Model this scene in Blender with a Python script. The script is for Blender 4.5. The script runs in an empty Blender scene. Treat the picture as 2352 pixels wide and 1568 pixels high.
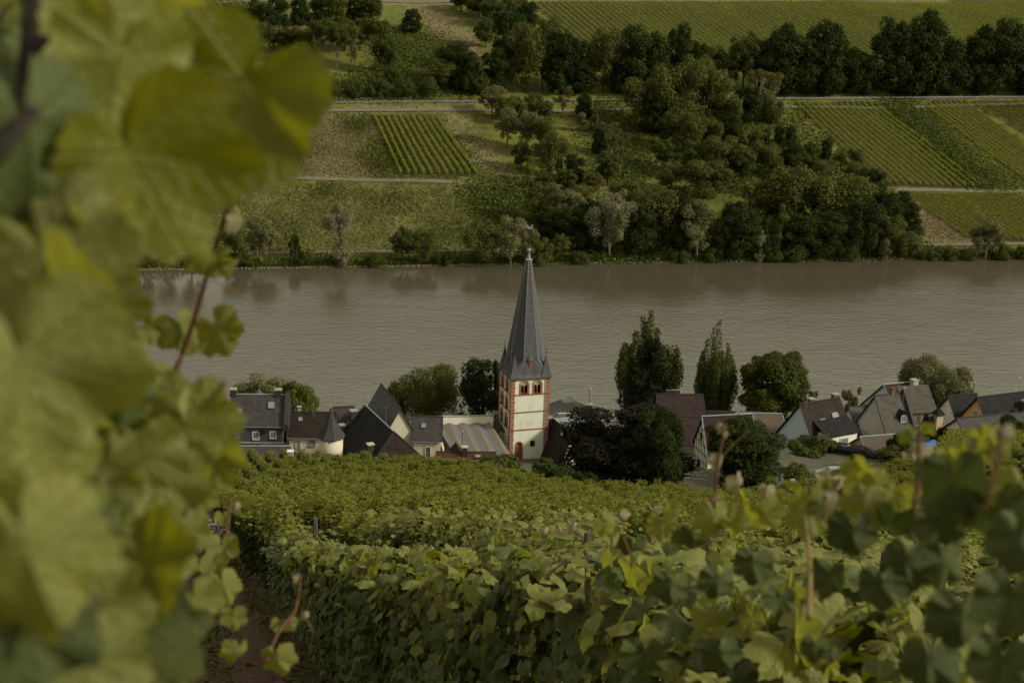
import bpy, math, random
import numpy as np
from mathutils import Vector, Matrix
rnd = random.Random(7); nr = np.random.default_rng(7)
S = bpy.context.scene
col = S.collection
R = math.radians
# ------------------------------------------------------------------ camera, sky, sun, exposure
HC = 91.0; PITCH = R(16); ROLL = R(1.9); F = 50/36*2352
cam_d = bpy.data.cameras.new('camera'); cam = bpy.data.objects.new('camera', cam_d); col.objects.link(cam)
cam_d.lens = 50; cam_d.sensor_width = 36; cam_d.clip_end = 9000; cam_d.clip_start = .05
cam.matrix_world = Matrix.Translation((0, 0, HC)) @ Matrix.Rotation(R(90)-PITCH, 4, 'X') @ Matrix.Rotation(ROLL, 4, 'Z')
cam_d.dof.use_dof = True; cam_d.dof.focus_distance = 20; cam_d.dof.aperture_fstop = 6.0
S.camera = cam
W = bpy.data.worlds.new('World'); S.world = W; W.use_nodes = True
wn = W.node_tree; wn.nodes.clear()
SUN_EL, SUN_AZ = R(31), R(104)        # azimuth clockwise from +Y (view direction)
sky = wn.nodes.new('ShaderNodeTexSky'); sky.sky_type = 'NISHITA'; sky.sun_disc = False
sky.sun_elevation = SUN_EL; sky.sun_rotation = SUN_AZ; sky.dust_density = 3; sky.air_density = 1.2
mixw = wn.nodes.new('ShaderNodeMix'); mixw.data_type = 'RGBA'; mixw.inputs[0].default_value = .82
# cloud cover in front of the clear sky, brighter towards the veiled sun as thin cloud is
tcw = wn.nodes.new('ShaderNodeTexCoord'); vd = wn.nodes.new('ShaderNodeVectorMath'); vd.operation = 'DOT_PRODUCT'
vd.inputs[1].default_value = (math.sin(SUN_AZ)*math.cos(SUN_EL), math.cos(SUN_AZ)*math.cos(SUN_EL), math.sin(SUN_EL))
mrw = wn.nodes.new('ShaderNodeMapRange'); mrw.inputs[1].default_value = -1; mrw.inputs[2].default_value = 1; mrw.inputs[3].default_value = .8; mrw.inputs[4].default_value = 1.6
cmx = wn.nodes.new('ShaderNodeVectorMath'); cmx.operation = 'SCALE'; cmx.inputs[0].default_value = (9.2, 8.75, 6.5)
wn.links.new(tcw.outputs['Generated'], vd.inputs[0]); wn.links.new(vd.outputs['Value'], mrw.inputs[0]); wn.links.new(mrw.outputs[0], cmx.inputs['Scale']); wn.links.new(cmx.outputs[0], mixw.inputs[7])
bg = wn.nodes.new('ShaderNodeBackground'); bg.inputs[1].default_value = .058
out = wn.nodes.new('ShaderNodeOutputWorld')
wn.links.new(sky.outputs[0], mixw.inputs[6]); wn.links.new(mixw.outputs[2], bg.inputs[0]); wn.links.new(bg.outputs[0], out.inputs[0])
sl = bpy.data.lights.new('sun', 'SUN'); sl.energy = 3.5; sl.angle = R(8); sl.color = (1, .95, .76)
so = bpy.data.objects.new('sun', sl); col.objects.link(so)
sd = Vector((math.sin(SUN_AZ)*math.cos(SUN_EL), math.cos(SUN_AZ)*math.cos(SUN_EL), math.sin(SUN_EL)))
so.rotation_euler = sd.to_track_quat('Z', 'Y').to_euler()
S.view_settings.view_transform = 'Standard'; S.view_settings.look = 'None'
S.view_settings.gamma = 1; S.view_settings.use_curve_mapping = False
S.view_settings.exposure = 0.1

# ------------------------------------------------------------------ picture <-> place (px in a 2352-wide frame)
cr, sr_ = math.cos(ROLL), math.sin(ROLL); cp, sp = math.cos(PITCH), math.sin(PITCH)
def ray(px, py):
    dx, dy = px-1176, py-784
    ux, uy = dx*cr+dy*sr_, dy*cr-dx*sr_
    v = (ux/F, 1.0, -uy/F)
    return Vector((v[0], v[1]*cp+v[2]*sp, -v[1]*sp+v[2]*cp))
def PW(px, py, y):
    r = ray(px, py); return Vector((0, 0, HC)) + r*(y/r.y)
def PD(px, py, d):
    r = ray(px, py).normalized(); return Vector((0, 0, HC)) + r*d
def proj(x, y, z):
    z = z-HC
    f = y*cp-z*sp; u = y*sp+z*cp
    f = np.where(f < .05, .05, f) if isinstance(f, np.ndarray) else max(f, .05)
    ux = x/f*F; uy = -u/f*F
    return 1176+ux*cr-uy*sr_, 784+ux*sr_+uy*cr, f

# ------------------------------------------------------------------ mesh helpers
def mesh_np(name, v, f, mat, smooth=False, uv=None, mi=None):
    """v (n,3); f (m,k) all faces with k corners"""
    me = bpy.data.meshes.new(name)
    v = np.asarray(v, dtype=np.float32); f = np.asarray(f, dtype=np.int32)
    m, k = f.shape
    me.vertices.add(len(v)); me.vertices.foreach_set('co', v.ravel())
    me.loops.add(m*k); me.loops.foreach_set('vertex_index', f.ravel())
    me.polygons.add(m); me.polygons.foreach_set('loop_start', np.arange(0, m*k, k, dtype=np.int32))
    me.polygons.foreach_set('loop_total', np.full(m, k, dtype=np.int32))
    if smooth: me.polygons.foreach_set('use_smooth', np.ones(m, dtype=bool))
    if mi is not None: me.polygons.foreach_set('material_index', np.asarray(mi, dtype=np.int32))
    me.update(calc_edges=True)
    if uv is not None:
        l = me.uv_layers.new(name='UVMap'); l.data.foreach_set('uv', np.asarray(uv, dtype=np.float32)[f.ravel()].ravel())
    for mm in (mat if isinstance(mat, (list, tuple)) else [mat]):
        if mm: me.materials.append(mm)
    return me
class MB:
    def __init__(s): s.v = []; s.f = []; s.uv = {}
    def quad(s, *p, uv=None):
        b = len(s.v); s.v += [tuple(q) for q in p]; s.f.append(tuple(range(b, b+len(p))))
        if uv: s.uv[len(s.f)-1] = uv
        return s
    def box(s, x0, x1, y0, y1, z0, z1, M=None):
        P = [(x0,y0,z0),(x1,y0,z0),(x1,y1,z0),(x0,y1,z0),(x0,y0,z1),(x1,y0,z1),(x1,y1,z1),(x0,y1,z1)]
        if M is not None: P = [tuple(M @ Vector(p)) for p in P]
        b = len(s.v); s.v += P
        for q in ((0,3,2,1),(4,5,6,7),(0,1,5,4),(1,2,6,5),(2,3,7,6),(3,0,4,7)): s.f.append(tuple(b+i for i in q))
        return s
    def prism(s, pts, a, b_, axis='y'):
        """extrude polygon pts (2D) between a and b_ along axis"""
        n = len(pts); b = len(s.v)
        def P(p, t): return (p[0], t, p[1]) if axis == 'y' else ((t, p[0], p[1]) if axis == 'x' else (p[0], p[1], t))
        s.v += [P(p, a) for p in pts] + [P(p, b_) for p in pts]
        s.f.append(tuple(b+i for i in range(n))); s.f.append(tuple(b+n+i for i in reversed(range(n))))
        for i in range(n): j = (i+1) % n; s.f.append((b+i, b+n+i, b+n+j, b+j))
        return s
    def tube(s, pts, r, n=6, r1=None):
        pts = [Vector(p) for p in pts]; b = len(s.v); m = len(pts); r1 = r if r1 is None else r1
        for i, p in enumerate(pts):
            d = (pts[min(i+1, m-1)]-pts[max(i-1, 0)]).normalized()
            a = d.cross(Vector((0, 0, 1)) if abs(d.z) < .9 else Vector((1, 0, 0))).normalized(); c = d.cross(a)
            rr = r+(r1-r)*i/max(1, m-1)
            for k in range(n):
                t = 2*math.pi*k/n; s.v.append(tuple(p+a*rr*math.cos(t)+c*rr*math.sin(t)))
        for i in range(m-1):
            for k in range(n):
                k2 = (k+1) % n; s.f.append((b+i*n+k, b+i*n+k2, b+(i+1)*n+k2, b+(i+1)*n+k))
        s.f.append(tuple(b+k for k in reversed(range(n)))); s.f.append(tuple(b+(m-1)*n+k for k in range(n)))
        return s
    def lathe(s, prof, n=12, c=(0, 0)):
        b = len(s.v); m = len(prof)
        for r, z in prof:
            for k in range(n):
                t = 2*math.pi*(k+.5)/n; s.v.append((c[0]+r*math.cos(t), c[1]+r*math.sin(t), z))
        for i in range(m-1):
            for k in range(n):
                k2 = (k+1) % n; s.f.append((b+i*n+k, b+i*n+k2, b+(i+1)*n+k2, b+(i+1)*n+k))
        s.f.append(tuple(b+k for k in reversed(range(n)))); s.f.append(tuple(b+(m-1)*n+k for k in range(n)))
        return s
    def mesh(s, name, mat, smooth=False):
        me = bpy.data.meshes.new(name); me.from_pydata(s.v, [], s.f)
        if s.uv:
            l = me.uv_layers.new(name='UVMap')
            for i, uv in s.uv.items():
                for k, li in enumerate(me.polygons[i].loop_indices): l.data[li].uv = uv[k]
        for mm in (mat if isinstance(mat, (list, tuple)) else [mat]): me.materials.append(mm)
        if smooth:
            for p in me.polygons: p.use_smooth = True
        me.update(); return me
    def ob(s, name, mat, parent=None, smooth=False, **k):
        return link(name, s.mesh(name, mat, smooth), parent, **k)
def link(name, me, parent=None, loc=None, **k):
    o = bpy.data.objects.new(name, me); col.objects.link(o)
    if parent: o.parent = parent
    if loc is not None: o.location = loc
    for a, b in k.items(): o[a] = b
    return o
def thing(name, label, cat, loc=(0, 0, 0), rz=0, group=None):
    o = bpy.data.objects.new(name, None); col.objects.link(o); o.location = loc; o.rotation_euler = (0, 0, rz)
    o.empty_display_size = .2
    o['label'] = label; o['category'] = cat
    if group: o['group'] = group
    return o
def tag(o, label, cat, group=None):
    o['label'] = label; o['category'] = cat
    if group: o['group'] = group
    return o
ORD = ['first','second','third','fourth','fifth','sixth','seventh','eighth','ninth','tenth','eleventh','twelfth','thirteenth','fourteenth','fifteenth','sixteenth','seventeenth','eighteenth','nineteenth']
TENS = ['','','twenty','thirty','forty','fifty','sixty','seventy','eighty','ninety']
def ordw(i):
    if i < 19: return ORD[i]
    t, u = divmod(i+1, 10)
    return ('%sieth' % TENS[t][:-1]) if u == 0 else '%s %s' % (TENS[t], ORD[u-1])

# ------------------------------------------------------------------ materials
def newmat(name):
    m = bpy.data.materials.new(name); m.use_nodes = True; nt = m.node_tree; nt.nodes.clear()
    o = nt.nodes.new('ShaderNodeOutputMaterial'); return m, nt, o
def nd(nt, t, **k):
    n = nt.nodes.new(t)
    for a, b in k.items(): setattr(n, a, b)
    return n
def mixc(nt, fac, a, b, mode='MIX'):
    n = nd(nt, 'ShaderNodeMix', data_type='RGBA', blend_type=mode)
    for i, v in ((0, fac), (6, a), (7, b)):
        if isinstance(v, (int, float)): n.inputs[i].default_value = v
        elif isinstance(v, tuple): n.inputs[i].default_value = v if len(v) == 4 else v+(1,)
        else: nt.links.new(v, n.inputs[i])
    return n.outputs[2]
def ramp(nt, src, a, b):
    n = nd(nt, 'ShaderNodeMapRange'); nt.links.new(src, n.inputs[0]); n.inputs[1].default_value = a; n.inputs[2].default_value = b
    return n.outputs[0]
def noise(nt, scale, detail=4, vec=None, rough=.6):
    n = nd(nt, 'ShaderNodeTexNoise'); n.inputs['Scale'].default_value = scale; n.inputs['Detail'].default_value = detail; n.inputs['Roughness'].default_value = rough
    if vec is not None: nt.links.new(vec, n.inputs['Vector'])
    return n.outputs[0]
def mat(name, c1, c2=None, scale=2.0, rough=.85, bump=.2, bscale=12, metal=0, dirt=None, spec=.3):
    m, nt, o = newmat(name); p = nd(nt, 'ShaderNodeBsdfPrincipled'); nt.links.new(p.outputs[0], o.inputs[0])
    p.inputs['Roughness'].default_value = rough; p.inputs['Metallic'].default_value = metal; p.inputs['Specular IOR Level'].default_value = spec
    co = nd(nt, 'ShaderNodeTexCoord').outputs['Object']
    c2 = c2 or tuple(x*.7 for x in c1)
    c = mixc(nt, ramp(nt, noise(nt, scale, 6, co), .3, .7), c1, c2)
    if dirt:
        c = mixc(nt, ramp(nt, noise(nt, .35, 8, co, .75), .52, .72), c, dirt)
    nt.links.new(c, p.inputs['Base Color'])
    if bump:
        b = nd(nt, 'ShaderNodeBump'); b.inputs['Strength'].default_value = bump; b.inputs['Distance'].default_value = .05
        nt.links.new(noise(nt, bscale, 6, co), b.inputs['Height']); nt.links.new(b.outputs[0], p.inputs['Normal'])
    return m
def slate(name, c1, c2, w=.32, h=.22, moss=None, mort=None, rough=.6, amt=.55):
    m, nt, o = newmat(name); p = nd(nt, 'ShaderNodeBsdfPrincipled'); nt.links.new(p.outputs[0], o.inputs[0])
    uv = nd(nt, 'ShaderNodeUVMap').outputs[0]
    b = nd(nt, 'ShaderNodeTexBrick'); nt.links.new(uv, b.inputs['Vector'])
    b.inputs['Color1'].default_value = c1+(1,); b.inputs['Color2'].default_value = c2+(1,)
    b.inputs['Mortar'].default_value = (mort or tuple(x*.35 for x in c1))+(1,)
    b.inputs['Scale'].default_value = 1; b.inputs['Brick Width'].default_value = w; b.inputs['Row Height'].default_value = h
    b.inputs['Mortar Size'].default_value = .022; b.inputs['Mortar Smooth'].default_value = .4; b.inputs['Bias'].default_value = 0
    c = b.outputs[0]
    c = mixc(nt, ramp(nt, noise(nt, .9, 8, uv, .7), .35, .7), c, tuple(min(1, x*1.3) for x in c2))
    c = mixc(nt, ramp(nt, noise(nt, 9, 4, uv, .7), .5, .75), c, tuple(x*.4 for x in c1))
    if moss: c = mixc(nt, ramp(nt, noise(nt, .5, 9, uv, .8), .5, .68), c, moss)
    nt.links.new(c, p.inputs['Base Color']); p.inputs['Roughness'].default_value = max(rough, .75); p.inputs['Specular IOR Level'].default_value = .15
    bm = nd(nt, 'ShaderNodeBump'); bm.inputs['Strength'].default_value = amt; bm.inputs['Distance'].default_value = .03
    mh = nd(nt, 'ShaderNodeMath', operation='SUBTRACT'); nt.links.new(noise(nt, 4, 5, uv), mh.inputs[0]); nt.links.new(b.outputs[1], mh.inputs[1])
    nt.links.new(mh.outputs[0], bm.inputs['Height']); nt.links.new(bm.outputs[0], p.inputs['Normal'])
    return m
def leafm(name, c1, c2, trans=(.2, .24, .04), tf=.35, rough=.65, big=None, spec=.06):
    m, nt, o = newmat(name)
    g = nd(nt, 'ShaderNodeNewGeometry'); oi = nd(nt, 'ShaderNodeObjectInfo')
    c = mixc(nt, g.outputs['Random Per Island'], c1, c2)
    c = mixc(nt, ramp(nt, oi.outputs['Random'], -.6, 1.3), c, tuple(x*.6 for x in c1), 'MIX') if big is None else c
    p = nd(nt, 'ShaderNodeBsdfPrincipled'); p.inputs['Roughness'].default_value = rough; p.inputs['Specular IOR Level'].default_value = spec
    nt.links.new(c, p.inputs['Base Color'])
    t = nd(nt, 'ShaderNodeBsdfTranslucent'); tc = mixc(nt, .5, c, trans); nt.links.new(tc, t.inputs[0])
    mx = nd(nt, 'ShaderNodeMixShader'); mx.inputs[0].default_value = tf
    nt.links.new(p.outputs[0], mx.inputs[1]); nt.links.new(t.outputs[0], mx.inputs[2]); nt.links.new(mx.outputs[0], o.inputs[0])
    return m
def veinleaf(name, c1, c2, pale, trans, tf):
    """grape leaf: UV = leaf plane (0,0 at the petiole, tip towards -v), veins drawn from it"""
    m, nt, o = newmat(name)
    uv = nd(nt, 'ShaderNodeUVMap').outputs[0]; sx = nd(nt, 'ShaderNodeSeparateXYZ'); nt.links.new(uv, sx.inputs[0])
    def M(op, a, b=None, clamp=False):
        n = nd(nt, 'ShaderNodeMath', operation=op); n.use_clamp = clamp
        for i, v in ((0, a), (1, b)):
            if v is None: continue
            if isinstance(v, (int, float)): n.inputs[i].default_value = v
            else: nt.links.new(v, n.inputs[i])
        return n.outputs[0]
    x, y = sx.outputs[0], sx.outputs[1]; tot = None
    for a in (0, 58, -58, 116, -116):
        dx, dy = math.sin(R(a)), -math.cos(R(a))
        al = M('ADD', M('MULTIPLY', x, dx), M('MULTIPLY', y, dy)); cr_ = M('ABSOLUTE', M('SUBTRACT', M('MULTIPLY', x, dy), M('MULTIPLY', y, dx)))
        v = M('MULTIPLY', M('SUBTRACT', 1, M('DIVIDE', cr_, .014), True), M('GREATER_THAN', al, 0))
        # side veins of this main vein
        w = M('SUBTRACT', al, M('MULTIPLY', cr_, .9)); sv = M('ABSOLUTE', M('SUBTRACT', M('FRACT', M('MULTIPLY', w, 8.5)), .5))
        s2 = M('MULTIPLY', M('SUBTRACT', 1, M('DIVIDE', sv, .09), True), M('MULTIPLY', M('LESS_THAN', cr_, .2), M('GREATER_THAN', al, .04)))
        v = M('MAXIMUM', v, M('MULTIPLY', s2, .45)); tot = v if tot is None else M('MAXIMUM', tot, v)
    g = nd(nt, 'ShaderNodeNewGeometry'); oi = nd(nt, 'ShaderNodeObjectInfo')
    rn = M('FRACT', M('ADD', g.outputs['Random Per Island'], oi.outputs['Random']))
    c = mixc(nt, rn, c1, c2)
    c = mixc(nt, M('MULTIPLY', ramp(nt, noise(nt, 5, 5, uv), .4, .7), .35), c, tuple(k*.55 for k in c1))
    c = mixc(nt, M('MULTIPLY', ramp(nt, noise(nt, 2.6, 7, uv, .75), .6, .72), .6), c, (.13, .085, .02))
    back = mixc(nt, .5, c, pale)
    c = mixc(nt, g.outputs['Backfacing'], c, back)
    c = mixc(nt, M('MULTIPLY', tot, .55), c, pale)
    p = nd(nt, 'ShaderNodeBsdfPrincipled'); p.inputs['Roughness'].default_value = .5; p.inputs['Specular IOR Level'].default_value = .38 if tf > .3 else .2
    nt.links.new(c, p.inputs['Base Color'])
    bm = nd(nt, 'ShaderNodeBump'); bm.inputs['Strength'].default_value = .6; bm.inputs['Distance'].default_value = .006
    nt.links.new(M('ADD', M('MULTIPLY', tot, -1.0), M('MULTIPLY', noise(nt, 16, 3, uv), 1.2)), bm.inputs['Height']); nt.links.new(bm.outputs[0], p.inputs['Normal'])
    t = nd(nt, 'ShaderNodeBsdfTranslucent'); nt.links.new(mixc(nt, .6, c, trans), t.inputs[0])
    mx = nd(nt, 'ShaderNodeMixShader'); mx.inputs[0].default_value = tf
    nt.links.new(p.outputs[0], mx.inputs[1]); nt.links.new(t.outputs[0], mx.inputs[2]); nt.links.new(mx.outputs[0], o.inputs[0])
    return m
K = {}
K['soil'] = mat('soil', (.075, .04, .026), (.035, .02, .013), 3, 1, 1.0, 9, dirt=(.05, .06, .02))
K['cream'] = mat('cream_render', (.6, .54, .42), (.53, .48, .37), 1.2, .9, .15, 18, dirt=(.5, .42, .3))
K['white'] = mat('white_render', (.68, .7, .58), (.62, .63, .52), .8, .9, .25, 6, dirt=(.44, .42, .33))
K['white2'] = mat('white_plaster', (.76, .73, .63), (.68, .65, .56), 1, .9, .1, 10)
K['blue'] = mat('pale_blue_render', (.52, .62, .68), (.47, .56, .61), 1, .9, .2, 9)
K['grey'] = mat('grey_render', (.33, .31, .29), (.26, .25, .24), 1, .9, .2, 8)
K['greige'] = mat('greige_render', (.44, .39, .31), (.38, .34, .28), 1, .9, .2, 8)
K['orange'] = mat('orange_render', (.62, .36, .15), (.56, .32, .13), 1, .9, .1, 8)
K['stone'] = mat('rubble_stone', (.2, .16, .12), (.1, .08, .06), 6, .95, .8, 8)
K['red'] = mat('red_sandstone', (.3, .125, .09), (.235, .095, .07), 3, .85, .3, 20, dirt=(.24, .07, .05))
K['redtrim'] = mat('red_sandstone_trim', (.27, .075, .05), (.2, .055, .04), 3, .85, .2, 20)
K['yellow'] = mat('pale_arch_stone', (.5, .42, .24), (.42, .36, .22), 3, .85, .2, 20)
K['dark'] = mat('dark_opening', (.012, .011, .01), (.008, .008, .008), 3, .8, 0)
K['wood'] = mat('brown_wood', (.22, .11, .045), (.15, .075, .03), 5, .7, .3, 20)
K['blackwood'] = mat('black_stained_wood', (.02, .018, .016), (.012, .011, .01), 5, .8, .3, 20)
K['redwood'] = mat('red_beam', (.26, .04, .03), (.2, .03, .025), 4, .8, .2, 20)
K['glass'] = mat('window_glass', (.09, .1, .11), (.06, .07, .08), 1, .12, 0, spec=.6)
K['skyglass'] = mat('skylight_glass', (.2, .22, .24), (.16, .18, .2), .7, .1, 0, spec=.8)
K['frame'] = mat('white_frame', (.62, .62, .58), (.55, .55, .52), 2, .5, 0)
K['steel'] = mat('galvanised_steel', (.36, .37, .37), (.27, .28, .28), 4, .45, .1, 20, metal=.6)
K['lead'] = mat('lead_flashing', (.26, .27, .28), (.19, .2, .21), 3, .6, .1, 20)
K['verge'] = mat('pale_verge_tile', (.3, .31, .31), (.22, .23, .23), 3, .7, .2, 20)
K['zinc'] = mat('zinc_sheet', (.1, .095, .09), (.075, .07, .068), 2, .5, .1, 5, metal=.2)
K['brick'] = mat('chimney_brick', (.16, .06, .04), (.1, .045, .03), 8, .9, .5, 12)
K['darkbrick'] = mat('dark_chimney', (.045, .04, .038), (.03, .027, .026), 8, .9, .4, 12)
K['bark'] = mat('bark', (.07, .055, .04), (.035, .028, .02), 8, .95, .8, 10)
K['palebark'] = mat('pale_bark', (.2, .16, .11), (.12, .09, .065), 8, .95, .6, 10)
K['cane'] = mat('red_cane', (.12, .04, .02), (.07, .035, .015), 14, .6, .3, 60)
K['greencane'] = mat('green_cane', (.17, .16, .05), (.2, .1, .04), 14, .6, .2, 60)
K['oldwood'] = mat('old_vine_wood', (.035, .025, .018), (.02, .014, .01), 20, .95, .8, 40)
K['post'] = mat('weathered_post', (.12, .1, .085), (.07, .06, .05), 12, .95, .5, 30)
K['asphalt'] = mat('asphalt', (.1, .095, .1), (.075, .07, .075), .6, .9, .3, 20)
K['track'] = mat('pale_track', (.16, .138, .11), (.11, .095, .07), .8, .95, .3, 10)
K['paint'] = mat('white_paint', (.7, .7, .68), (.6, .6, .58), 2, .6, 0)
K['sl_spire'] = slate('spire_slate', (.07, .07, .078), (.1, .097, .102), .26, .17, mort=(.03, .03, .033))
K['sl_grey'] = slate('grey_slate', (.04, .037, .039), (.06, .054, .054), .3, .2, moss=(.034, .032, .025))
K['sl_brown'] = slate('brown_slate', (.016, .011, .009), (.032, .021, .017), .34, .24, moss=(.011, .009, .007))
K['sl_black'] = slate('black_slate', (.01, .01, .011), (.019, .018, .019), .3, .22, moss=(.035, .033, .03), rough=.85)
K['sl_rust'] = slate('rust_slate', (.045, .02, .015), (.07, .03, .02), .3, .22, moss=(.12, .045, .015))
K['sl_red'] = slate('reddish_tile', (.024, .015, .014), (.038, .024, .022), .36, .3, moss=(.018, .013, .012))
K['sl_pale'] = slate('pale_slate', (.06, .054, .047), (.085, .075, .066), .3, .22, moss=(.04, .036, .028))
K['sl_wall'] = slate('slate_cladding', (.075, .078, .09), (.1, .1, .11), .25, .2)
K['tile_dark'] = slate('dark_roof_tile', (.05, .046, .048), (.065, .06, .06), .3, .35, mort=(.015, .014, .014), amt=1)
K['pv'] = slate('shed_panel_dark', (.1, .1, .11), (.12, .118, .125), 1.2, .9)
K['pb'] = mat('shed_panel_brown', (.2, .17, .13), (.15, .125, .1), 3, .7, .2, 8)
K['gravel'] = mat('gravel_roof', (.1, .08, .066), (.065, .052, .043), 12, .95, .6, 15, dirt=(.14, .08, .06))
K['tarp'] = mat('blue_tarp', (.08, .16, .38), (.06, .12, .3), 2, .5, .3, 6)
K['terrace'] = mat('orange_trellis', (.45, .14, .06), (.35, .1, .05), 4, .8, 0)
# foliage
K['L_willow'] = leafm('willow_leaves', (.2, .195, .085), (.12, .122, .05), (.2, .21, .07), .25)
K['L_pale'] = leafm('pale_willow_leaves', (.25, .245, .14), (.17, .17, .095), (.2, .21, .1), .25)
K['L_dark'] = leafm('dark_leaves', (.045, .062, .014), (.018, .026, .006), (.07, .1, .012), .2)
K['L_olive'] = leafm('olive_leaves', (.13, .135, .035), (.05, .056, .015), (.14, .16, .03), .22)
K['L_mid'] = leafm('mid_green_leaves', (.1, .115, .026), (.035, .043, .009), (.12, .15, .02), .25)
K['L_bright'] = leafm('bright_green_leaves', (.13, .15, .03), (.075, .1, .018), (.2, .24, .03), .3)
K['L_yellow'] = leafm('yellow_green_leaves', (.16, .16, .035), (.1, .11, .02), (.2, .22, .03), .3)
K['L_purple'] = leafm('copper_leaves', (.024, .022, .011), (.012, .012, .007), (.03, .025, .01), .1)
K['L_spruce'] = leafm('spruce_needles', (.04, .042, .018), (.02, .023, .01), (.04, .05, .02), .1)
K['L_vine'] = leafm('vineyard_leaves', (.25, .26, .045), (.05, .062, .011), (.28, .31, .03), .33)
K['L_vinedark'] = leafm('vineyard_lower_leaves', (.035, .048, .009), (.012, .018, .004), (.05, .07, .006), .15)  # lower-leaf colour with the shade inside the hedge painted in
K['L_vinefar'] = leafm('far_vineyard_leaves', (.42, .46, .07), (.25, .28, .04), (.3, .34, .04), .25)
K['L_grass'] = leafm('meadow_grass', (.17, .185, .04), (.075, .09, .018), (.16, .16, .05), .2)
K['L_dry'] = leafm('dry_grass', (.3, .22, .13), (.19, .15, .08), (.2, .16, .08), .15)
K['L_bramble'] = leafm('bramble_leaves', (.11, .13, .028), (.035, .045, .01), (.1, .13, .02), .2)
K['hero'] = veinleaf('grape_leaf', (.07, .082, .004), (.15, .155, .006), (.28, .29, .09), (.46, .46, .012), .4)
K['herodark'] = veinleaf('shaded_grape_leaf', (.028, .036, .006), (.066, .076, .01), (.12, .145, .05), (.1, .13, .008), .22)  # mature leaf tone, darkened further to stand for shade inside the row
K['young'] = veinleaf('young_grape_leaf', (.3, .27, .12), (.32, .24, .13), (.45, .4, .28), (.4, .35, .1), .4)

# ------------------------------------------------------------------ terrain
def sm(a, b, t): t = np.clip((t-a)/(b-a), 0, 1); return t*t*(3-2*t)
def shore(x): return 397.3+.213*x
SP = [(-60, -3), (-2, -1.2), (0, .1), (2.5, 1.5), (9, 2.1), (20, 4.4), (60, 13.4), (133, 29.8), (270, 60), (330, 70), (520, 84), (900, 96), (3500, 130)]
def road_y(x): return 516 + (x+71)*(589-516)/(206+71)
def far_z(x, y, terr=True):
    s = y-shore(x)
    z = np.interp(s, [a for a, b in SP], [b for a, b in SP])
    w = sm(14, 40, s)
    z = z + w*(np.sin(x*.043+y*.02)*.5+np.sin(x*.11+1)*np.cos(y*.09)*.25)
    if terr:
        ry = road_y(x); d = y-ry; rz = 2.1+.22*((ry-shore(x))-8)+.4
        k = 1-sm(4.5, 9, np.abs(d+.0)); z = z*(1-k)+rz*k
    return z
VP = [(-400, 150), (-60, 0), (0, 0)]
def near_z(x, y):
    yv = np.clip(y, -80, 182)
    v = HC-2.1-(.432*yv-.0003*yv*np.abs(yv))
    end = HC-2.1-(.432*182-.0003*182*182)
    w = np.interp(y, [182, 186, 193, 205, 225, 245, 258, 264, 290], [end, end-2.5, 12.5, 10, 5.5, 3.5, 2, -.6, -3])
    z = np.where(y > 182, w, v) - 4*sm(4, 12, x)*sm(127, 140, y)*(1-sm(184, 192, y))
    z = z + np.clip((x-22)*.22, 0, 9)*sm(35, 110, y)*(1-sm(212, 250, y))
    k = sm(30, 35, x)*(1-sm(54, 60, x))*sm(176, 181, y)*(1-sm(201, 209, y))      # level pad of the car park
    return z*(1-k)+16.8*k
def far_hit(px, py):
    r = ray(px, py); t0 = 380/r.y
    lo = None
    for i in range(900):
        t = (375+i*1.0)/r.y; p = Vector((0, 0, HC))+r*t
        if p.z < float(far_z(p.x, p.y)): 
            lo = (375+(i-1)*1.0)/r.y; hi = t; break
    if lo is None: return Vector((0, 0, HC))+r*(900/r.y)
    for _ in range(18):
        m = (lo+hi)/2; p = Vector((0, 0, HC))+r*m
        if p.z < float(far_z(p.x, p.y)): hi = m
        else: lo = m
    return Vector((0, 0, HC))+r*hi
def inpoly(px, py, poly):
    c = np.zeros(px.shape, bool); n = len(poly)
    for i in range(n):
        x1, y1 = poly[i]; x2, y2 = poly[(i+1) % n]
        t = ((y1 > py) != (y2 > py)) & (px < (x2-x1)*(py-y1)/((y2-y1) or 1e-9)+x1); c ^= t
    return c
DRY = [([(440,285),(745,248),(850,270),(870,330),(905,405),(480,404)], .75), ([(960,0),(1010,5),(1075,70),(1118,165),(1095,175),(1030,90),(930,20)], .95),
       ([(1010,265),(1075,270),(1190,412),(1105,412)], .65), ([(2090,450),(2245,558),(2100,556),(2060,480)], .6),
       ([(260,420),(1080,425),(1100,590),(260,590)], .3), ([(740,240),(1080,238),(1090,262),(740,262)], .35), ([(380,0),(640,0),(600,60),(380,80)], .9),
       ([(2100,228),(2352,228),(2352,430),(2270,430)], .12), ([(1180,-10),(2352,-10),(2352,3),(1180,4)], 1.0), ([(820,-5),(1060,-5),(1060,12),(820,12)], .9)]
SOIL = [([(850,262),(1010,268),(1104,408),(918,408)], 1), ([(1826,236),(2018,232),(2262,434),(2020,430)], 2), ([(2118,232),(2222,230),(2490,432),(2366,428)], 2), ([(2072,441),(2340,443),(2530,565),(2220,552)], 1), ([(1218,3),(2450,2),(2800,170),(1392,160)], 2), ([(400,-10),(600,-10),(600,66),(400,70)], 2), ([(2230,232),(2420,232),(2620,350),(2420,345)], 1)]
def grid(name, xs, ys, zf, m):
    X, Y = np.meshgrid(xs, ys); Z = zf(X, Y); v = np.stack([X, Y, Z], -1).reshape(-1, 3)
    nx, ny = len(xs), len(ys); i = np.arange(ny-1)[:, None]*nx+np.arange(nx-1)[None, :]
    f = np.stack([i, i+1, i+1+nx, i+nx], -1).reshape(-1, 4)
    return mesh_np(name, v, f, m, True), v
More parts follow.
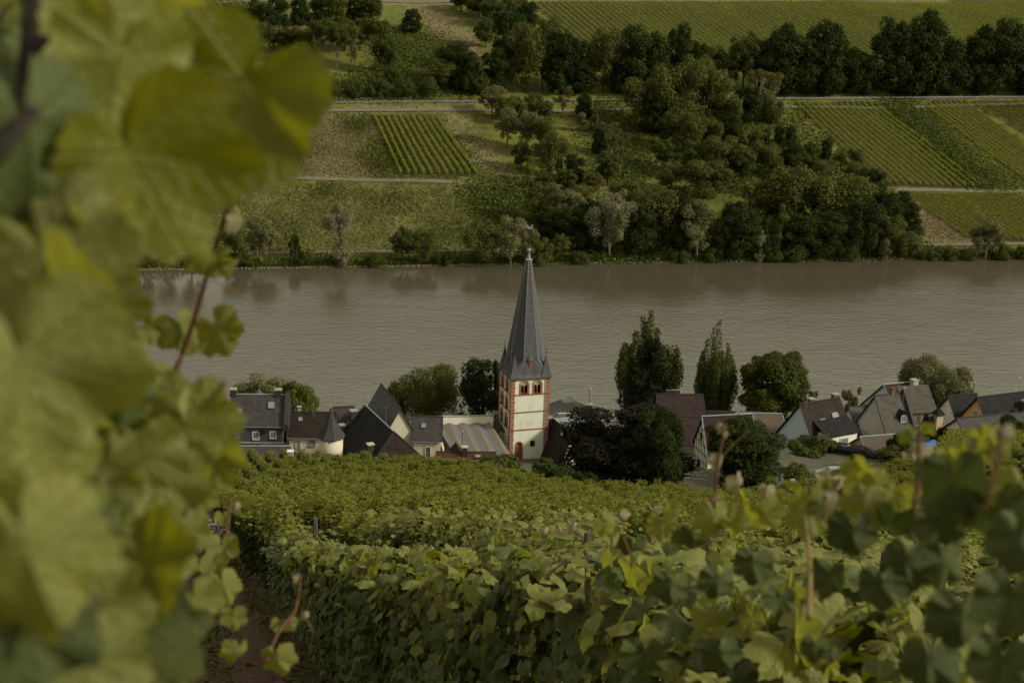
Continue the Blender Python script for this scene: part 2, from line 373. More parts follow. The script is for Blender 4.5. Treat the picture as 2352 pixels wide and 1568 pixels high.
# far hillside material with a dry-grass zone attribute
m, nt, o = newmat('hillside_grass'); K['hill'] = m
p = nd(nt, 'ShaderNodeBsdfPrincipled'); p.inputs['Roughness'].default_value = .95; p.inputs['Specular IOR Level'].default_value = .1; nt.links.new(p.outputs[0], o.inputs[0])
at = nd(nt, 'ShaderNodeAttribute', attribute_name='dry'); co = nd(nt, 'ShaderNodeTexCoord').outputs['Object']
green = mixc(nt, ramp(nt, noise(nt, .12, 8, co, .7), .35, .65), (.15, .16, .026), (.068, .08, .012))
dryc = mixc(nt, ramp(nt, noise(nt, .35, 8, co, .75), .35, .65), (.24, .19, .11), (.12, .12, .045))
ma = nd(nt, 'ShaderNodeMath', operation='ADD'); nt.links.new(at.outputs['Fac'], ma.inputs[0])
m2 = nd(nt, 'ShaderNodeMath', operation='SUBTRACT'); nt.links.new(noise(nt, .22, 9, co, .75), m2.inputs[0]); m2.inputs[1].default_value = .55; nt.links.new(m2.outputs[0], ma.inputs[1])
m3 = nd(nt, 'ShaderNodeMath', operation='MULTIPLY'); nt.links.new(ma.outputs[0], m3.inputs[0]); m3.inputs[1].default_value = 2.2; m3.use_clamp = True
c = mixc(nt, m3.outputs[0], green, dryc); c = mixc(nt, ramp(nt, noise(nt, 1.2, 6, co, .8), .5, .8), c, (.045, .05, .02))
a2 = nd(nt, 'ShaderNodeAttribute', attribute_name='tilled'); tc_ = mixc(nt, ramp(nt, noise(nt, .8, 6, co, .7), .4, .6), (.022, .026, .009), (.04, .028, .02)); c = mixc(nt, a2.outputs['Fac'], c, tc_)
nt.links.new(c, p.inputs['Base Color'])
b = nd(nt, 'ShaderNodeBump'); b.inputs['Strength'].default_value = 1; b.inputs['Distance'].default_value = .5; nt.links.new(noise(nt, .9, 8, co, .8), b.inputs['Height']); nt.links.new(b.outputs[0], p.inputs['Normal'])
xs = np.concatenate([np.arange(-2600, -330, 90), np.arange(-330, 330, 2.5), np.arange(330, 2600, 90)])
def farS(X, Sg): return far_z(X, Sg+shore(X))
ss = np.concatenate([np.arange(-12, 12, 1.5), np.arange(12, 290, 2.2), np.arange(290, 620, 12), np.arange(620, 4000, 160)])
X, Sg = np.meshgrid(xs, ss); Y = Sg+shore(X); Z = far_z(X, Y)
v = np.stack([X, Y, Z], -1).reshape(-1, 3); nx, ny = len(xs), len(ss); ii = np.arange(ny-1)[:, None]*nx+np.arange(nx-1)[None, :]
me = mesh_np('far_hillside', v, np.stack([ii, ii+1, ii+1+nx, ii+nx], -1).reshape(-1, 4), K['hill'], True)
qx, qy, qf = proj(v[:, 0], v[:, 1], v[:, 2]); dry = np.full(len(v), .12)
for poly, a in DRY: dry = np.where(inpoly(qx, qy, poly), a, dry)
at_ = me.attributes.new('dry', 'FLOAT', 'POINT'); at_.data.foreach_set('value', dry.astype(np.float32))
til = np.zeros(len(v))
for poly, a in SOIL: til = np.where(inpoly(qx, qy, poly), .85, til)
at2 = me.attributes.new('tilled', 'FLOAT', 'POINT'); at2.data.foreach_set('value', til.astype(np.float32))
link('hillside', me, kind='structure')
xs = np.concatenate([np.arange(-900, -90, 60), np.arange(-90, 130, 2.5), np.arange(130, 900, 60)])
ys = np.concatenate([np.arange(-400, -10, 30), np.arange(-10, 40, 1.2), np.arange(40, 292, 2.5)])
me, v = grid('vineyard_ground', xs, ys, near_z, K['soil'])
link('vineyard_slope', me, kind='structure')
me, v = grid('village_ground', np.arange(-90, 130, 2.5), np.arange(187, 257, 2.5), lambda x, y: near_z(x, y)+.22, mat('yard_ground', (.1, .09, .07), (.06, .065, .03), .5, .95, .4, 6))
link('village_ground', me, kind='structure')
# river
m, nt, o = newmat('river_water'); K['water'] = m
p = nd(nt, 'ShaderNodeBsdfDiffuse'); p.inputs['Color'].default_value = (.085, .073, .048, 1); gl = nd(nt, 'ShaderNodeBsdfGlossy'); gl.inputs['Roughness'].default_value = .1
fr = nd(nt, 'ShaderNodeFresnel'); fr.inputs['IOR'].default_value = 3.6; mxs = nd(nt, 'ShaderNodeMixShader')
nt.links.new(fr.outputs[0], mxs.inputs[0]); nt.links.new(p.outputs[0], mxs.inputs[1]); nt.links.new(gl.outputs[0], mxs.inputs[2]); nt.links.new(mxs.outputs[0], o.inputs[0])
co = nd(nt, 'ShaderNodeTexCoord').outputs['Object']
mp = nd(nt, 'ShaderNodeMapping'); nt.links.new(co, mp.inputs[0]); mp.inputs['Rotation'].default_value = (0, 0, R(-8)); mp.inputs['Scale'].default_value = (.62, 1, 1)
n1 = noise(nt, .75, 5, mp.outputs[0], .62); n2 = noise(nt, .09, 4, mp.outputs[0]); n3 = noise(nt, .02, 3, co)
mm = nd(nt, 'ShaderNodeMath', operation='MULTIPLY_ADD'); nt.links.new(n2, mm.inputs[0]); mm.inputs[1].default_value = 1.2; nt.links.new(n1, mm.inputs[2])
b = nd(nt, 'ShaderNodeBump'); b.inputs['Distance'].default_value = .3; nt.links.new(mm.outputs[0], b.inputs['Height'])
mr = nd(nt, 'ShaderNodeMapRange'); nt.links.new(n3, mr.inputs[0]); mr.inputs[1].default_value = .3; mr.inputs[2].default_value = .7; mr.inputs[3].default_value = .75; mr.inputs[4].default_value = 1.0
sxw = nd(nt, 'ShaderNodeSeparateXYZ'); nt.links.new(co, sxw.inputs[0])
q1 = nd(nt, 'ShaderNodeMath', operation='MULTIPLY_ADD'); nt.links.new(sxw.outputs[0], q1.inputs[0]); q1.inputs[1].default_value = -.213; nt.links.new(sxw.outputs[1], q1.inputs[2])
q2 = nd(nt, 'ShaderNodeMapRange', interpolation_type='SMOOTHSTEP'); nt.links.new(q1.outputs[0], q2.inputs[0])      # calmer water in the lee of the far bank
for k_, v_ in ((1, 399), (2, 315), (3, .02), (4, 1.0)): q2.inputs[k_].default_value = v_
q3 = nd(nt, 'ShaderNodeMath', operation='MULTIPLY'); nt.links.new(mr.outputs[0], q3.inputs[0]); nt.links.new(q2.outputs[0], q3.inputs[1])
nt.links.new(q3.outputs[0], b.inputs['Strength']); nt.links.new(b.outputs[0], gl.inputs['Normal']); nt.links.new(b.outputs[0], fr.inputs['Normal'])
link('river', mesh_np('river', [(-2600, -150, 0), (2600, 300, 0), (2600, 1000, 0), (-2600, 420, 0)], [(0, 1, 2, 3)], K['water']), kind='structure')

def strip(name, pts, w, m, lift=.12, zf=far_z, kind='structure', uvs=False):
    """ribbon following ground points"""
    P = []
    for a, b in zip(pts, pts[1:]):
        n = max(2, int((b-a).length/3))
        P += [a.lerp(b, i/n) for i in range(n)]
    P.append(pts[-1]); M = MB(); L = []
    for i, q in enumerate(P):
        d = (P[min(i+1, len(P)-1)]-P[max(i-1, 0)]); d = Vector((-d.y, d.x, 0)).normalized()
        a, b = q+d*w/2, q-d*w/2
        L.append((Vector((a.x, a.y, float(zf(a.x, a.y))+lift)), Vector((b.x, b.y, float(zf(b.x, b.y))+lift))))
    for (a, b), (c, d) in zip(L, L[1:]): M.quad(b, d, c, a)
    return M.ob(name, m, kind=kind)
rp = [Vector((x, road_y(x), 0)) for x in range(-420, 430, 10)]
strip('road', rp, 6.6, K['asphalt'], .14)
strip('road_edge_line', [p+Vector((.6, -3.0, 0)) for p in rp], .18, K['paint'], .145)
strip('road_edge_line', [p+Vector((-.6, 3.0, 0)) for p in rp], .18, K['paint'], .145)
strip('cycle_path', [p+Vector((1, -9.5, 0)) for p in rp], 2.6, K['track'], .3)
strip('field_path', [far_hit(x, y) for x, y in ((300, 402), (490, 405), (760, 412), (1090, 423), (1180, 428))], 2.6, K['track'], .22)
strip('field_path', [far_hit(x, y) for x, y in ((2040, 436), (2180, 438), (2352, 441), (2450, 443))], 2.8, K['track'], .22)
strip('riverside_path', [Vector((x, shore(x)+9, 0)) for x in range(-300, 400, 12)], 2.2, K['track'], .2)
strip('dirt_track', [far_hit(x, y) for x, y in ((860, 3), (960, 7), (1060, 4))], 3, K['track'], .25)
strip('dirt_track', [far_hit(x, y) for x, y in ((400, 12), (520, 6), (700, 3))], 3, K['track'], .25)

# ------------------------------------------------------------------ foliage helpers
def quads(c, nrm, size, asp=.8, fold=False):
    """c (n,3), nrm (n,3), size (n,) -> leaf quads"""
    n = len(c); nrm = nrm/np.maximum(np.linalg.norm(nrm, axis=1, keepdims=True), 1e-6)
    a = nr.normal(size=(n, 3)); a -= nrm*np.sum(a*nrm, 1, keepdims=True); a /= np.linalg.norm(a, axis=1, keepdims=True)
    b = np.cross(nrm, a); s = size[:, None]*.5
    v = np.stack([c-a*s, c-b*s*asp+nrm*s*.25, c+a*s, c+b*s*asp+nrm*s*.25], 1).reshape(-1, 3)
    return v, np.arange(4*n).reshape(n, 4)
def sphere_pts(n):
    v = nr.normal(size=(n, 3)); return v/np.linalg.norm(v, axis=1, keepdims=True)
def crown_pts(n, clumps, inner=.25, clr=.2, per_up=.5, pw=2):
    """clumps: list (x,y,z,r) ; leaves on the shells of the clumps, noisy"""
    C = np.array(clumps); w = C[:, 3]**pw; idx = nr.choice(len(C), n, p=w/w.sum())
    d = sphere_pts(n); d[:, 2] = np.where(nr.random(n) < per_up*.6, np.abs(d[:, 2]), d[:, 2])
    rr = C[idx, 3]*(1-inner*nr.random(n)**1.5)*(1+clr*nr.normal(size=n)*.6)
    p = C[idx, :3]+d*rr[:, None]
    return p, d+nr.normal(size=(n, 3))*.45+np.array([0, 0, .3])
def kind_clumps(kind, g):
    """unit tree: height 1, crown clumps"""
    L = []
    def shell(n, cx, cz, rx, rz, r0, r1, fill=.75, flat=0):
        for i in range(n):
            d = np.array([g.gauss(0, 1) for _ in range(3)]); d /= np.linalg.norm(d)
            k = g.uniform(fill, 1) if g.random() < .75 else g.uniform(.2, fill)
            L.append((cx+d[0]*rx*k, d[1]*rx*k, cz+d[2]*rz*k, g.uniform(r0, r1)))
    if kind == 'round': shell(64, 0, .55, .33, .36, .045, .1, .62)
    elif kind == 'oak': shell(34, 0, .62, .36, .28, .07, .15); shell(14, 0, .3, .3, .22, .07, .13)
    elif kind == 'dense': shell(60, 0, .5, .36, .42, .07, .14)
    elif kind == 'wall':
        shell(44, 0, .62, .3, .33, .06, .12); shell(40, 0, .28, .32, .26, .07, .13)
    elif kind == 'willow':
        shell(26, -.05, .7, .25, .24, .05, .11); shell(14, .16, .52, .2, .2, .05, .1); shell(14, -.17, .48, .17, .22, .05, .1); shell(8, 0, .3, .22, .12, .04, .07)
    elif kind == 'twotier': shell(30, -.02, .76, .3, .2, .05, .11); shell(18, .06, .26, .17, .2, .05, .09)
    elif kind == 'cone':
        for i in range(50):
            z = g.random()**1.3; a = g.uniform(0, 6.28); r = (.26*(1-z)+.03)*g.uniform(.5, 1)
            L.append((r*math.cos(a), r*math.sin(a), .08+z*.9, g.uniform(.04, .09)*(1.2-z*.6)))
    elif kind == 'poplar':
        for i in range(17):
            a = i*2.4; rb = .34*math.sqrt(i/16)*g.uniform(.8, 1.05); top = (1.0 if i < 2 else g.uniform(.8, 1))*(1-rb*.9); z0 = .1+rb*.35; n = 24
            for j in range(n):
                t = j/(n-1); z = z0+(top-z0)*t; r = rb*(.5+.5*min(1, t*1.6))*(1-.25*max(0, t-.5))
                L.append((r*math.cos(a)+g.gauss(0, .008), r*math.sin(a)+g.gauss(0, .008), z, .056*(1 if t < .6 else 1-(t-.6)*1.3)))
    elif kind == 'bush': shell(40, 0, .42, .55, .42, .12, .22)
    elif kind == 'loose': 
        for i in range(24):
            a = g.uniform(0, 6.28); r = g.uniform(.05, .34); L.append((r*math.cos(a), r*math.sin(a), g.uniform(.35, .95), g.uniform(.04, .09)))
    elif kind == 'umbrella': shell(34, 0, .82, .3, .13, .05, .1); shell(8, .05, .6, .22, .1, .03, .06)
    elif kind == 'weeping':
        shell(40, 0, .66, .42, .26, .07, .13)
    return L
def limbs(kind, g, clumps, r=.02):
    M = MB(); multi = {'umbrella': 2, 'willow': 1, 'loose': 2, 'weeping': 3, 'poplar': 1, 'bush': 3}.get(kind, 1)
    for t in range(multi):
        ox = 0 if multi == 1 else g.uniform(-.05, .05); lean = g.uniform(-.06, .06)
        zt = .92 if kind in ('cone', 'poplar') else .62
        pts = [(ox, ox*.5, -.06), (ox+lean*.3, ox, .15), (ox+lean, ox, .35), (ox+lean*1.3, lean, zt)]
        M.tube(pts, r/math.sqrt(multi), 7, r*.25)
        cs = g.sample(clumps, min(len(clumps), 9 if multi == 1 else 5))
        for c in cs:
            z0 = min(.5, max(.12, c[2]*.45)); s = Vector((ox+lean*z0*2, ox, z0)); e = Vector(c[:3])
            mid = s.lerp(e, .5)+Vector((0, 0, -.02 if kind != 'weeping' else .05)); M.tube([s, mid, e], r*.45, 5, r*.1)
    return M
TP = {}
def tree_proto(key, kind, leafmat, n, ls, seed, trunk='bark', tr=.02):
    g = random.Random(seed); cl = kind_clumps(kind, g); p, d = crown_pts(n, cl, pw=1.2 if kind == 'poplar' else 2)
    if kind == 'weeping':
        k = len(p)//2; p[:k, 2] -= nr.random(k)**2*.5*np.clip(p[:k, 2], 0, 1); d[:k, 2] *= .1
    p[:, 2] = np.maximum(p[:, 2], .0)
    v, f = quads(p, d, ls*(.6+.8*nr.random(n)))
    TP[key] = (mesh_np('crown', v, f, K[leafmat]), limbs(kind, g, cl, tr).mesh('trunk', K[trunk], True))
N1 = 9500
for s in range(2):
    tree_proto('D%d' % s, 'wall', 'L_dark', N1+4000, .03, 10+s)
    tree_proto('O%d' % s, 'oak', 'L_olive', N1, .029, 20+s)
    tree_proto('M%d' % s, 'round', 'L_mid', N1, .029, 30+s)
    tree_proto('W%d' % s, 'willow', 'L_willow', N1, .025, 40+s, 'palebark', .022)
    tree_proto('C%d' % s, 'cone', 'L_olive', 6500, .028, 50+s)
    tree_proto('B%d' % s, 'bush', 'L_mid', 5500, .052, 60+s)
    tree_proto('U%d' % s, 'umbrella', 'L_mid', N1-1000, .026, 70+s, 'palebark', .018)
    tree_proto('L%d' % s, 'loose', 'L_olive', 4000, .024, 80+s, 'palebark', .02)
tree_proto('P0', 'twotier', 'L_pale', N1+800, .023, 91, 'palebark', .03); tree_proto('P1', 'willow', 'L_pale', 14000, .02, 92, 'palebark', .022)
tree_proto('Y0', 'loose', 'L_yellow', 4000, .026, 93); tree_proto('Y1', 'round', 'L_yellow', 6000, .028, 94)
TXT = {'D': 'dark dense tree', 'O': 'broad olive tree', 'M': 'round green tree', 'W': 'grey green willow', 'C': 'tapering olive tree', 'B': 'low rounded bush',
       'U': 'bare trunked tree', 'L': 'thin twiggy tree', 'P': 'silvery pale willow', 'Y': 'small yellowish tree'}
NM = {'D': 'dark_tree', 'O': 'broad_tree', 'M': 'round_tree', 'W': 'willow_tree', 'C': 'tapering_tree', 'B': 'bush', 'U': 'tall_tree', 'L': 'twiggy_tree', 'P': 'pale_willow_tree', 'Y': 'young_tree'}
# base x, base y, height px, width px (0 = natural), kind
FT = """545 62 52 70 O|585 58 62 0 M|612 70 60 0 D|640 62 70 0 D|690 58 66 0 D|735 58 66 0 D|775 60 70 0 O|815 58 66 0 D|845 62 76 70 M|600 100 52 0 O|632 120 58 60 O|660 125 60 0 M|700 135 74 66 O|725 100 50 0 D
742 158 106 62 U|775 172 104 60 U|862 160 108 70 U|812 165 96 55 L|790 118 72 90 M|830 105 60 60 M|885 170 90 60 M|945 76 52 50 D|1042 198 96 84 D|1015 205 60 70 O|1075 214 90 60 D|700 170 70 60 M|720 205 50 70 B|760 220 42 70 B|815 222 40 60 B|870 222 40 70 B|925 222 44 70 B|980 222 44 70 B|1100 216 50 60 B|905 190 34 50 B|850 205 40 50 L
1060 26 50 70 M|1100 40 56 70 M|1135 62 66 70 M|1180 55 66 66 O|1115 110 66 60 M|1212 70 66 50 D|1168 180 152 86 D|1135 215 100 60 D|1205 212 150 80 O|1245 205 140 80 M|1285 212 135 86 D|1325 212 120 80 D|1255 120 80 60 O|1290 150 80 60 M
1385 212 140 76 O|1330 214 80 70 D|1450 212 146 96 D|1505 210 128 76 D|1556 205 146 56 D|1420 214 100 60 D|1600 205 105 60 D|1635 200 95 60 O|1660 205 80 70 D|1706 205 132 86 M|1755 214 110 70 D|1790 215 152 96 D|1840 216 125 80 D|1890 216 160 96 D|1945 216 105 80 D|1985 216 90 60 D|2040 216 166 100 D|2112 216 182 110 D|2075 216 130 90 D|2180 216 124 80 D|2150 216 100 70 D|2235 216 130 90 D|2285 216 166 110 D|2350 216 150 90 D|2400 216 160 90 D
1475 296 112 90 O|1530 300 150 96 O|1590 255 122 80 O|1590 300 160 90 O|1640 296 130 80 O|1670 306 90 60 O|1560 312 80 80 O|1500 305 90 70 D|1740 278 108 92 L|1715 280 80 60 D|1765 262 90 60 W|1770 282 60 60 B
1130 266 70 92 W|1160 285 66 66 O|1188 280 56 56 M|1225 268 52 50 O|1292 270 66 60 L|1340 272 58 46 D|1250 280 50 56 M|1165 335 84 86 W|1208 345 92 80 W|1245 360 96 86 O|1335 302 42 42 W|1366 305 62 28 C|1196 390 66 60 M|1262 405 100 76 O|1212 420 60 40 Y|1290 385 72 66 Y|1318 418 62 60 D|1376 352 56 46 D|1402 365 78 70 L|1395 428 82 76 M|1362 442 46 46 O|1425 410 90 50 L|1300 440 50 70 M|1250 440 46 50 M
1530 335 76 70 M|1575 350 90 90 O|1625 345 76 70 O|1675 340 78 60 D|1520 385 66 70 M|1580 410 86 90 M|1655 415 100 110 O|1540 445 72 80 O|1620 460 90 100 O|1700 420 86 90 M|1755 405 78 80 O|1700 350 50 50 C|1735 345 46 50 O|1775 450 90 80 M|1450 500 90 90 O|1500 472 50 50 M
1755 338 40 34 D|1790 334 46 36 D|1815 330 40 34 D|1815 382 60 66 D|1860 372 46 60 M|1896 366 46 34 D|1930 388 40 46 O|1965 392 52 50 O|1850 410 60 70 M|1900 430 60 80 O|1960 430 60 70 O|2010 440 50 60 D|1740 375 50 60 M|1770 370 36 40 B
1245 520 98 70 O|1290 530 104 80 W|1325 535 84 60 W|1345 500 70 60 Y|1262 565 90 80 D|1310 575 100 90 D|1350 575 110 90 D|1455 520 90 70 O|1460 585 120 80 D|1288 590 56 44 Y|1457 592 60 44 W|1510 575 140 106 O|1555 580 150 80 D|1480 580 110 70 D|1400 590 158 126 P|1600 592 130 108 W|1650 585 92 66 M|1680 585 120 90 D|1710 540 110 86 C|1760 520 110 100 O|1740 605 72 46 P|1700 590 110 90 D
1800 540 150 120 O|1865 540 160 130 O|1935 545 140 120 O|1790 585 110 66 C|1840 585 90 90 D|1890 585 100 90 D|1935 580 60 50 L|1980 580 120 90 D|1995 520 100 80 D|2030 545 100 80 D|2035 580 90 70 O|2068 485 46 44 D|2085 520 56 56 D|2096 562 46 46 D|2070 590 60 60 O|2095 592 54 52 W|2028 604 56 36 W|1950 600 50 60 B|2262 604 108 92 W|1760 590 90 60 D
440 604 124 92 W|378 604 110 80 W|600 604 102 92 W|540 604 80 60 O|676 600 62 30 M|778 615 138 86 P|925 602 84 62 M|975 604 78 56 O|1105 606 98 86 O|1172 612 120 100 W|1215 612 90 60 W|292 602 66 50 M|330 606 70 60 W|1240 612 66 50 O
1775 600 40 60 B|1820 602 40 60 B|1640 604 36 50 B|1560 604 30 50 B|1330 606 30 50 B|700 607 36 44 B|560 608 36 50 B|2170 603 40 60 B|2300 602 44 60 B|2345 600 40 50 B|2220 604 34 50 B|2130 604 34 50 B|860 610 30 60 B|1020 607 30 50 B"""
zones = {}; FTL = []
for row in FT.replace('\n', '|').split('|'):
    a = row.split(); x, y, h, w = map(float, a[:4]); k = a[4]
    z = ('in the top left terrace wood' if x < 920 else 'by the dry grass track') if y < 175 and x < 1010 else \
        'above the road left of spire' if y < 222 and x < 1110 else 'in the dark wood above the road' if y < 222 and x < 1350 else \
        'in the upper tree line' if y < 222 else 'in the grove below the road' if y < 315 and x > 1440 else \
        'in the central scrub valley' if y < 455 and x < 1460 else 'on the slope left of the vineyard' if y < 455 else \
        'on the left riverbank' if x < 1240 and y > 590 else 'by the far waterline' if y > 590 else 'in the dark riverside grove'
    FTL.append([x, y, h, w, k, z]); zones.setdefault((k, z), []).append((x, y, len(FTL)-1))
for v_ in zones.values(): v_.sort()
cnt = {}
for i, (x, y, h, w, k, z) in enumerate(FTL):
    pos = far_hit(x, y); dist = proj(pos.x, pos.y, pos.z)[2]; hm = h/F*dist*1.06
    cnt[k] = cnt.get(k, -1)+1; cm, tm = TP[k+('01'[x == 1400 or x == 1605] if k == 'P' else str(cnt[k] % 2))]
    if z in ('in the central scrub valley', 'on the slope left of the vineyard'): h *= .84; w *= .82
    nat = .7 if k not in 'BCWP' else {'B': 1.3, 'C': .55, 'W': .75, 'P': .8}[k]
    wm = (w/F*dist)/nat if w else hm
    Lz = zones[(k, z)]; j = Lz.index((x, y, i))
    lab = '%s %s' % (TXT[k], z) if len(Lz) == 1 else '%s %s, %s such from left' % (TXT[k], z, ordw(j))
    T = thing(NM[k], lab, 'bush' if k == 'B' else 'tree', pos, rnd.uniform(0, 6.28), 'trees and bushes on the far bank'); T.scale = (wm, wm, hm)
    link('crown', cm, T); link('trunk', tm, T)

# ------------------------------------------------------------------ ground cover on the far bank (stuff)
def cover(name, poly, n, m, size, h=0, asp=.8, up=.5, label=None):
    xs_ = [a for a, b in poly]; ys_ = [b for a, b in poly]; P = []
    k = max(60, n//60); qx_ = nr.uniform(min(xs_), max(xs_), k*4); qy_ = nr.uniform(min(ys_), max(ys_), k*4)
    ok = inpoly(qx_, qy_, poly); c = [far_hit(a, b) for a, b in list(zip(qx_[ok], qy_[ok]))[:k]]
    if not c: return
    c = np.array([(a.x, a.y) for a in c]); idx = nr.integers(0, len(c), n)
    rad = size*5
    xy = c[idx]+nr.normal(size=(n, 2))*np.array([rad*1.2, rad*1.6]); r2 = np.exp(-np.sum((xy-c[idx])**2, 1)/(2*rad*rad))
    hh = np.where(nr.random(len(c)) < .5, 1.0, .45)[idx]*h
    z = far_z(xy[:, 0], xy[:, 1])+.1+hh*r2*(.5+.5*nr.random(n))
    nm = nr.normal(size=(n, 3))+np.array([0, -.4, up])
    v, f = quads(np.column_stack([xy, z]), nm, size*(.6+.8*nr.random(n)), asp)
    o = link(name, mesh_np(name, v, f, K[m]), kind='stuff'); o['label'] = label or name.replace('_', ' ')
cover('brambles', [(850,85),(940,60),(1040,100),(1110,190),(1100,222),(760,222),(740,200),(880,170)], 16000, 'L_bramble', .85, 1.6, label='tangled green brambles covering the slope above the road')
cover('brambles', [(1350,232),(1430,232),(1480,330),(1470,420),(1380,430),(1340,300)], 8000, 'L_bramble', .8, 1.2, label='low brambles in the gap left of the olive trees below the road')
cover('brambles', [(1080,425),(1230,422),(1240,500),(1130,520)], 10000, 'L_bramble', .8, 2.2, label='dense bramble thicket below the end of the field path')
cover('brambles', [(2020,232),(2075,234),(2290,428),(2235,430)], 9000, 'L_bramble', .8, 1.8, label='overgrown bramble strip between two striped vineyards')
cover('brambles', [(1690,260),(1850,240),(1960,400),(2050,440),(1900,470),(1700,440),(1520,400),(1520,330)], 16000, 'L_bramble', .8, 1.5, label='scrub covering the slope left of the striped right vineyard')
cover('brambles', [(1240,560),(2110,555),(2110,598),(1240,604)], 16000, 'L_bramble', .8, 1.8, label='undergrowth beneath the dark riverside grove')
cover('brambles', [(870,310),(905,330),(925,405),(860,405),(830,360)], 3500, 'L_mid', .6, .9, label='green weeds left of the small vine patch')
cover('brambles', [(790,270),(850,275),(850,300),(800,300)], 1200, 'L_mid', .6, .9, label='small green weed patch near the road above the meadow')
cover('meadow_grass', [(260,430),(1080,430),(1130,590),(260,600)], 38000, 'L_grass', .42, .4, 1, 1, label='rough green meadow grass above the left riverbank')
cover('meadow_grass', [(500,250),(1090,245),(1190,415),(480,402)], 18000, 'L_grass', .42, .4, 1, 1, label='meadow grass between the road and the field path')
cover('dry_grass', [(480,290),(860,270),(880,330),(905,400),(480,402)], 22000, 'L_dry', .5, .4, .35, .6, label='straw coloured dry grass left of the small vine patch')
cover('dry_grass', [(960,5),(1060,50),(1118,160),(1085,170),(960,50)], 4500, 'L_dry', .8, .4, .35, .6, label='dry grass strip running up to the top edge')
cover('dry_grass', [(300,440),(1080,430),(1100,560),(300,590)], 9000, 'L_dry', .45, .4, .35, .6, label='dry stalks scattered over the lower meadow')
cover('dry_grass', [(2090,455),(2240,555),(2120,550)], 2500, 'L_dry', .6, .3, .4, .6, label='reddish dry grass beside the lower right vineyard')
cover('meadow_grass', [(2085,240),(2130,240),(2352,420),(2352,432),(2300,432)], 5000, 'L_grass', .7, .3, 1, 1, label='grass strip between two right hand vineyards')
for poly_, n_ in (([(560,520),(640,500),(700,540),(620,575)], 900), ([(840,450),(930,440),(960,480),(870,500)], 700), ([(960,520),(1060,500),(1080,560),(990,580)], 900), ([(700,430),(780,428),(760,460)], 700), ([(600,330),(680,300),(740,350),(660,390)], 1200), ([(1020,300),(1060,320),(1110,390),(1080,395)], 900)):
    cover('weeds', poly_, n_, 'L_mid', .6, .9, label='darker green weed patch in the far meadow')
# reeds and shrubs along the waterline
n = 26000; x = nr.uniform(-190, 230, n); s = np.abs(nr.normal(0, 1.4, n))+.1; hh = (.7+1.5*np.clip(np.sin(x*.31)+np.sin(x*.13+2)+nr.normal(size=n)*.3, 0, 2))
p = np.column_stack([x, shore(x)+s, np.interp(s, [0, 2.5, 6], [0, 1.5, 2])+nr.random(n)*hh*np.exp(-((s-1.5)/3)**2)])
v, f = quads(p, nr.normal(size=(n, 3))+np.array([0, -.6, .5]), .55*(.5+nr.random(n)), .8)
link('bank_undergrowth', mesh_np('bank_undergrowth', v, f, K['L_mid']), kind='stuff', label='green undergrowth and reeds along the far waterline')
n = 1400; x = nr.uniform(-150, 220, n); M = MB()
for a in x:
    r = rnd.uniform(.15, .4); y = float(shore(a))+rnd.uniform(-.8, .6); M.lathe([(r*.5, -.2), (r, .1), (r*.6, r)], 5, (a, y))
M.ob('bank_stones', K['stone'], kind='stuff', label='rubble stones edging the far waterline')

# ------------------------------------------------------------------ far vineyards
def vrow(P, per_m, m, w=.6, h=1.7, size=.5):
    L = [(b-a).length for a, b in zip(P, P[1:])]; tot = sum(L); n = max(40, int(tot*per_m)); t = nr.random(n)
    a = np.array(P[0]); b = np.array(P[-1]); c = a[None, :]*(1-t[:, None])+b[None, :]*t[:, None]
    d = (P[-1]-P[0]).normalized(); px_, py_ = -d.y, d.x
    o_ = nr.normal(size=n)*w*.42; c[:, 0] += px_*o_; c[:, 1] += py_*o_
    z = far_z(c[:, 0], c[:, 1]); ph = np.sin(t*tot*2*math.pi/1.25)*.16; gap = nr.random(40)[(t*39).astype(int)]*.25
    hh = .25+(h-.25)*nr.random(n)**.75*(1+ph-gap)*np.clip(1-(o_/(w*1.7))**2, .4, 1)
    c[:, 2] = z+hh
    nm = np.column_stack([px_*np.sign(o_), py_*np.sign(o_), np.full(n, .7)])+nr.normal(size=(n, 3))*.5
    return quads(c, nm, size*(.6+.7*nr.random(n)))
def field(name, TL, TR, BL, BR, nrow, per_m, m, label, group, ordn, curve=1.0, skip=(), **k):
    tl, tr, bl, br_ = (far_hit(*q) for q in (TL, TR, BL, BR))
    for i in range(nrow):
        if i in skip: continue
        t = i/(nrow-1); a = tl.lerp(tr, t); b = bl.lerp(br_, t); a.z = float(far_z(a.x, a.y)); b.z = float(far_z(b.x, b.y))
        v, f = vrow([a, b], per_m, m, **k)
        v = v-np.array(a)
        o = link(name, mesh_np(name, v, f, K[m]), loc=a)
        tag(o, label if not ordn else '%s vine row from left %s' % (ordw(i), label), 'vine row', group)
field('vine_row', (859,268), (1005,274), (922,404), (1097,404), 11, 44, 'L_vinefar', 'in the small striped patch across the river', 'rows of the small vine patch', True, skip=(), w=.26, h=2.0, size=.34)
field('vine_row', (1833,240), (2012,236), (2030,424), (2252,430), 14, 34, 'L_vinefar', 'in the striped right vineyard below the road', 'rows of the middle right vineyard', True, h=1.5, w=.24, size=.34)
field('vine_row', (2122,236), (2216,233), (2372,424), (2480,428), 9, 28, 'L_vinefar', 'in the thin striped vineyard at the far right', 'rows of the far right vineyard', True, h=1.3, w=.22, size=.34)
field('vine_row', (2236,236), (2420,236), (2420,340), (2620,345), 9, 22, 'L_vine', 'in the leafy right edge plot below the road', 'rows of the right edge plot', True, h=2.0, w=.6, size=.5)
field('vine_row', (2074,444), (2330,446), (2224,546), (2520,560), 19, 38, 'L_vinefar', 'in the lower right vineyard above the riverbank', 'rows of the lower right vineyard', True, h=1.2, w=.2, size=.34)
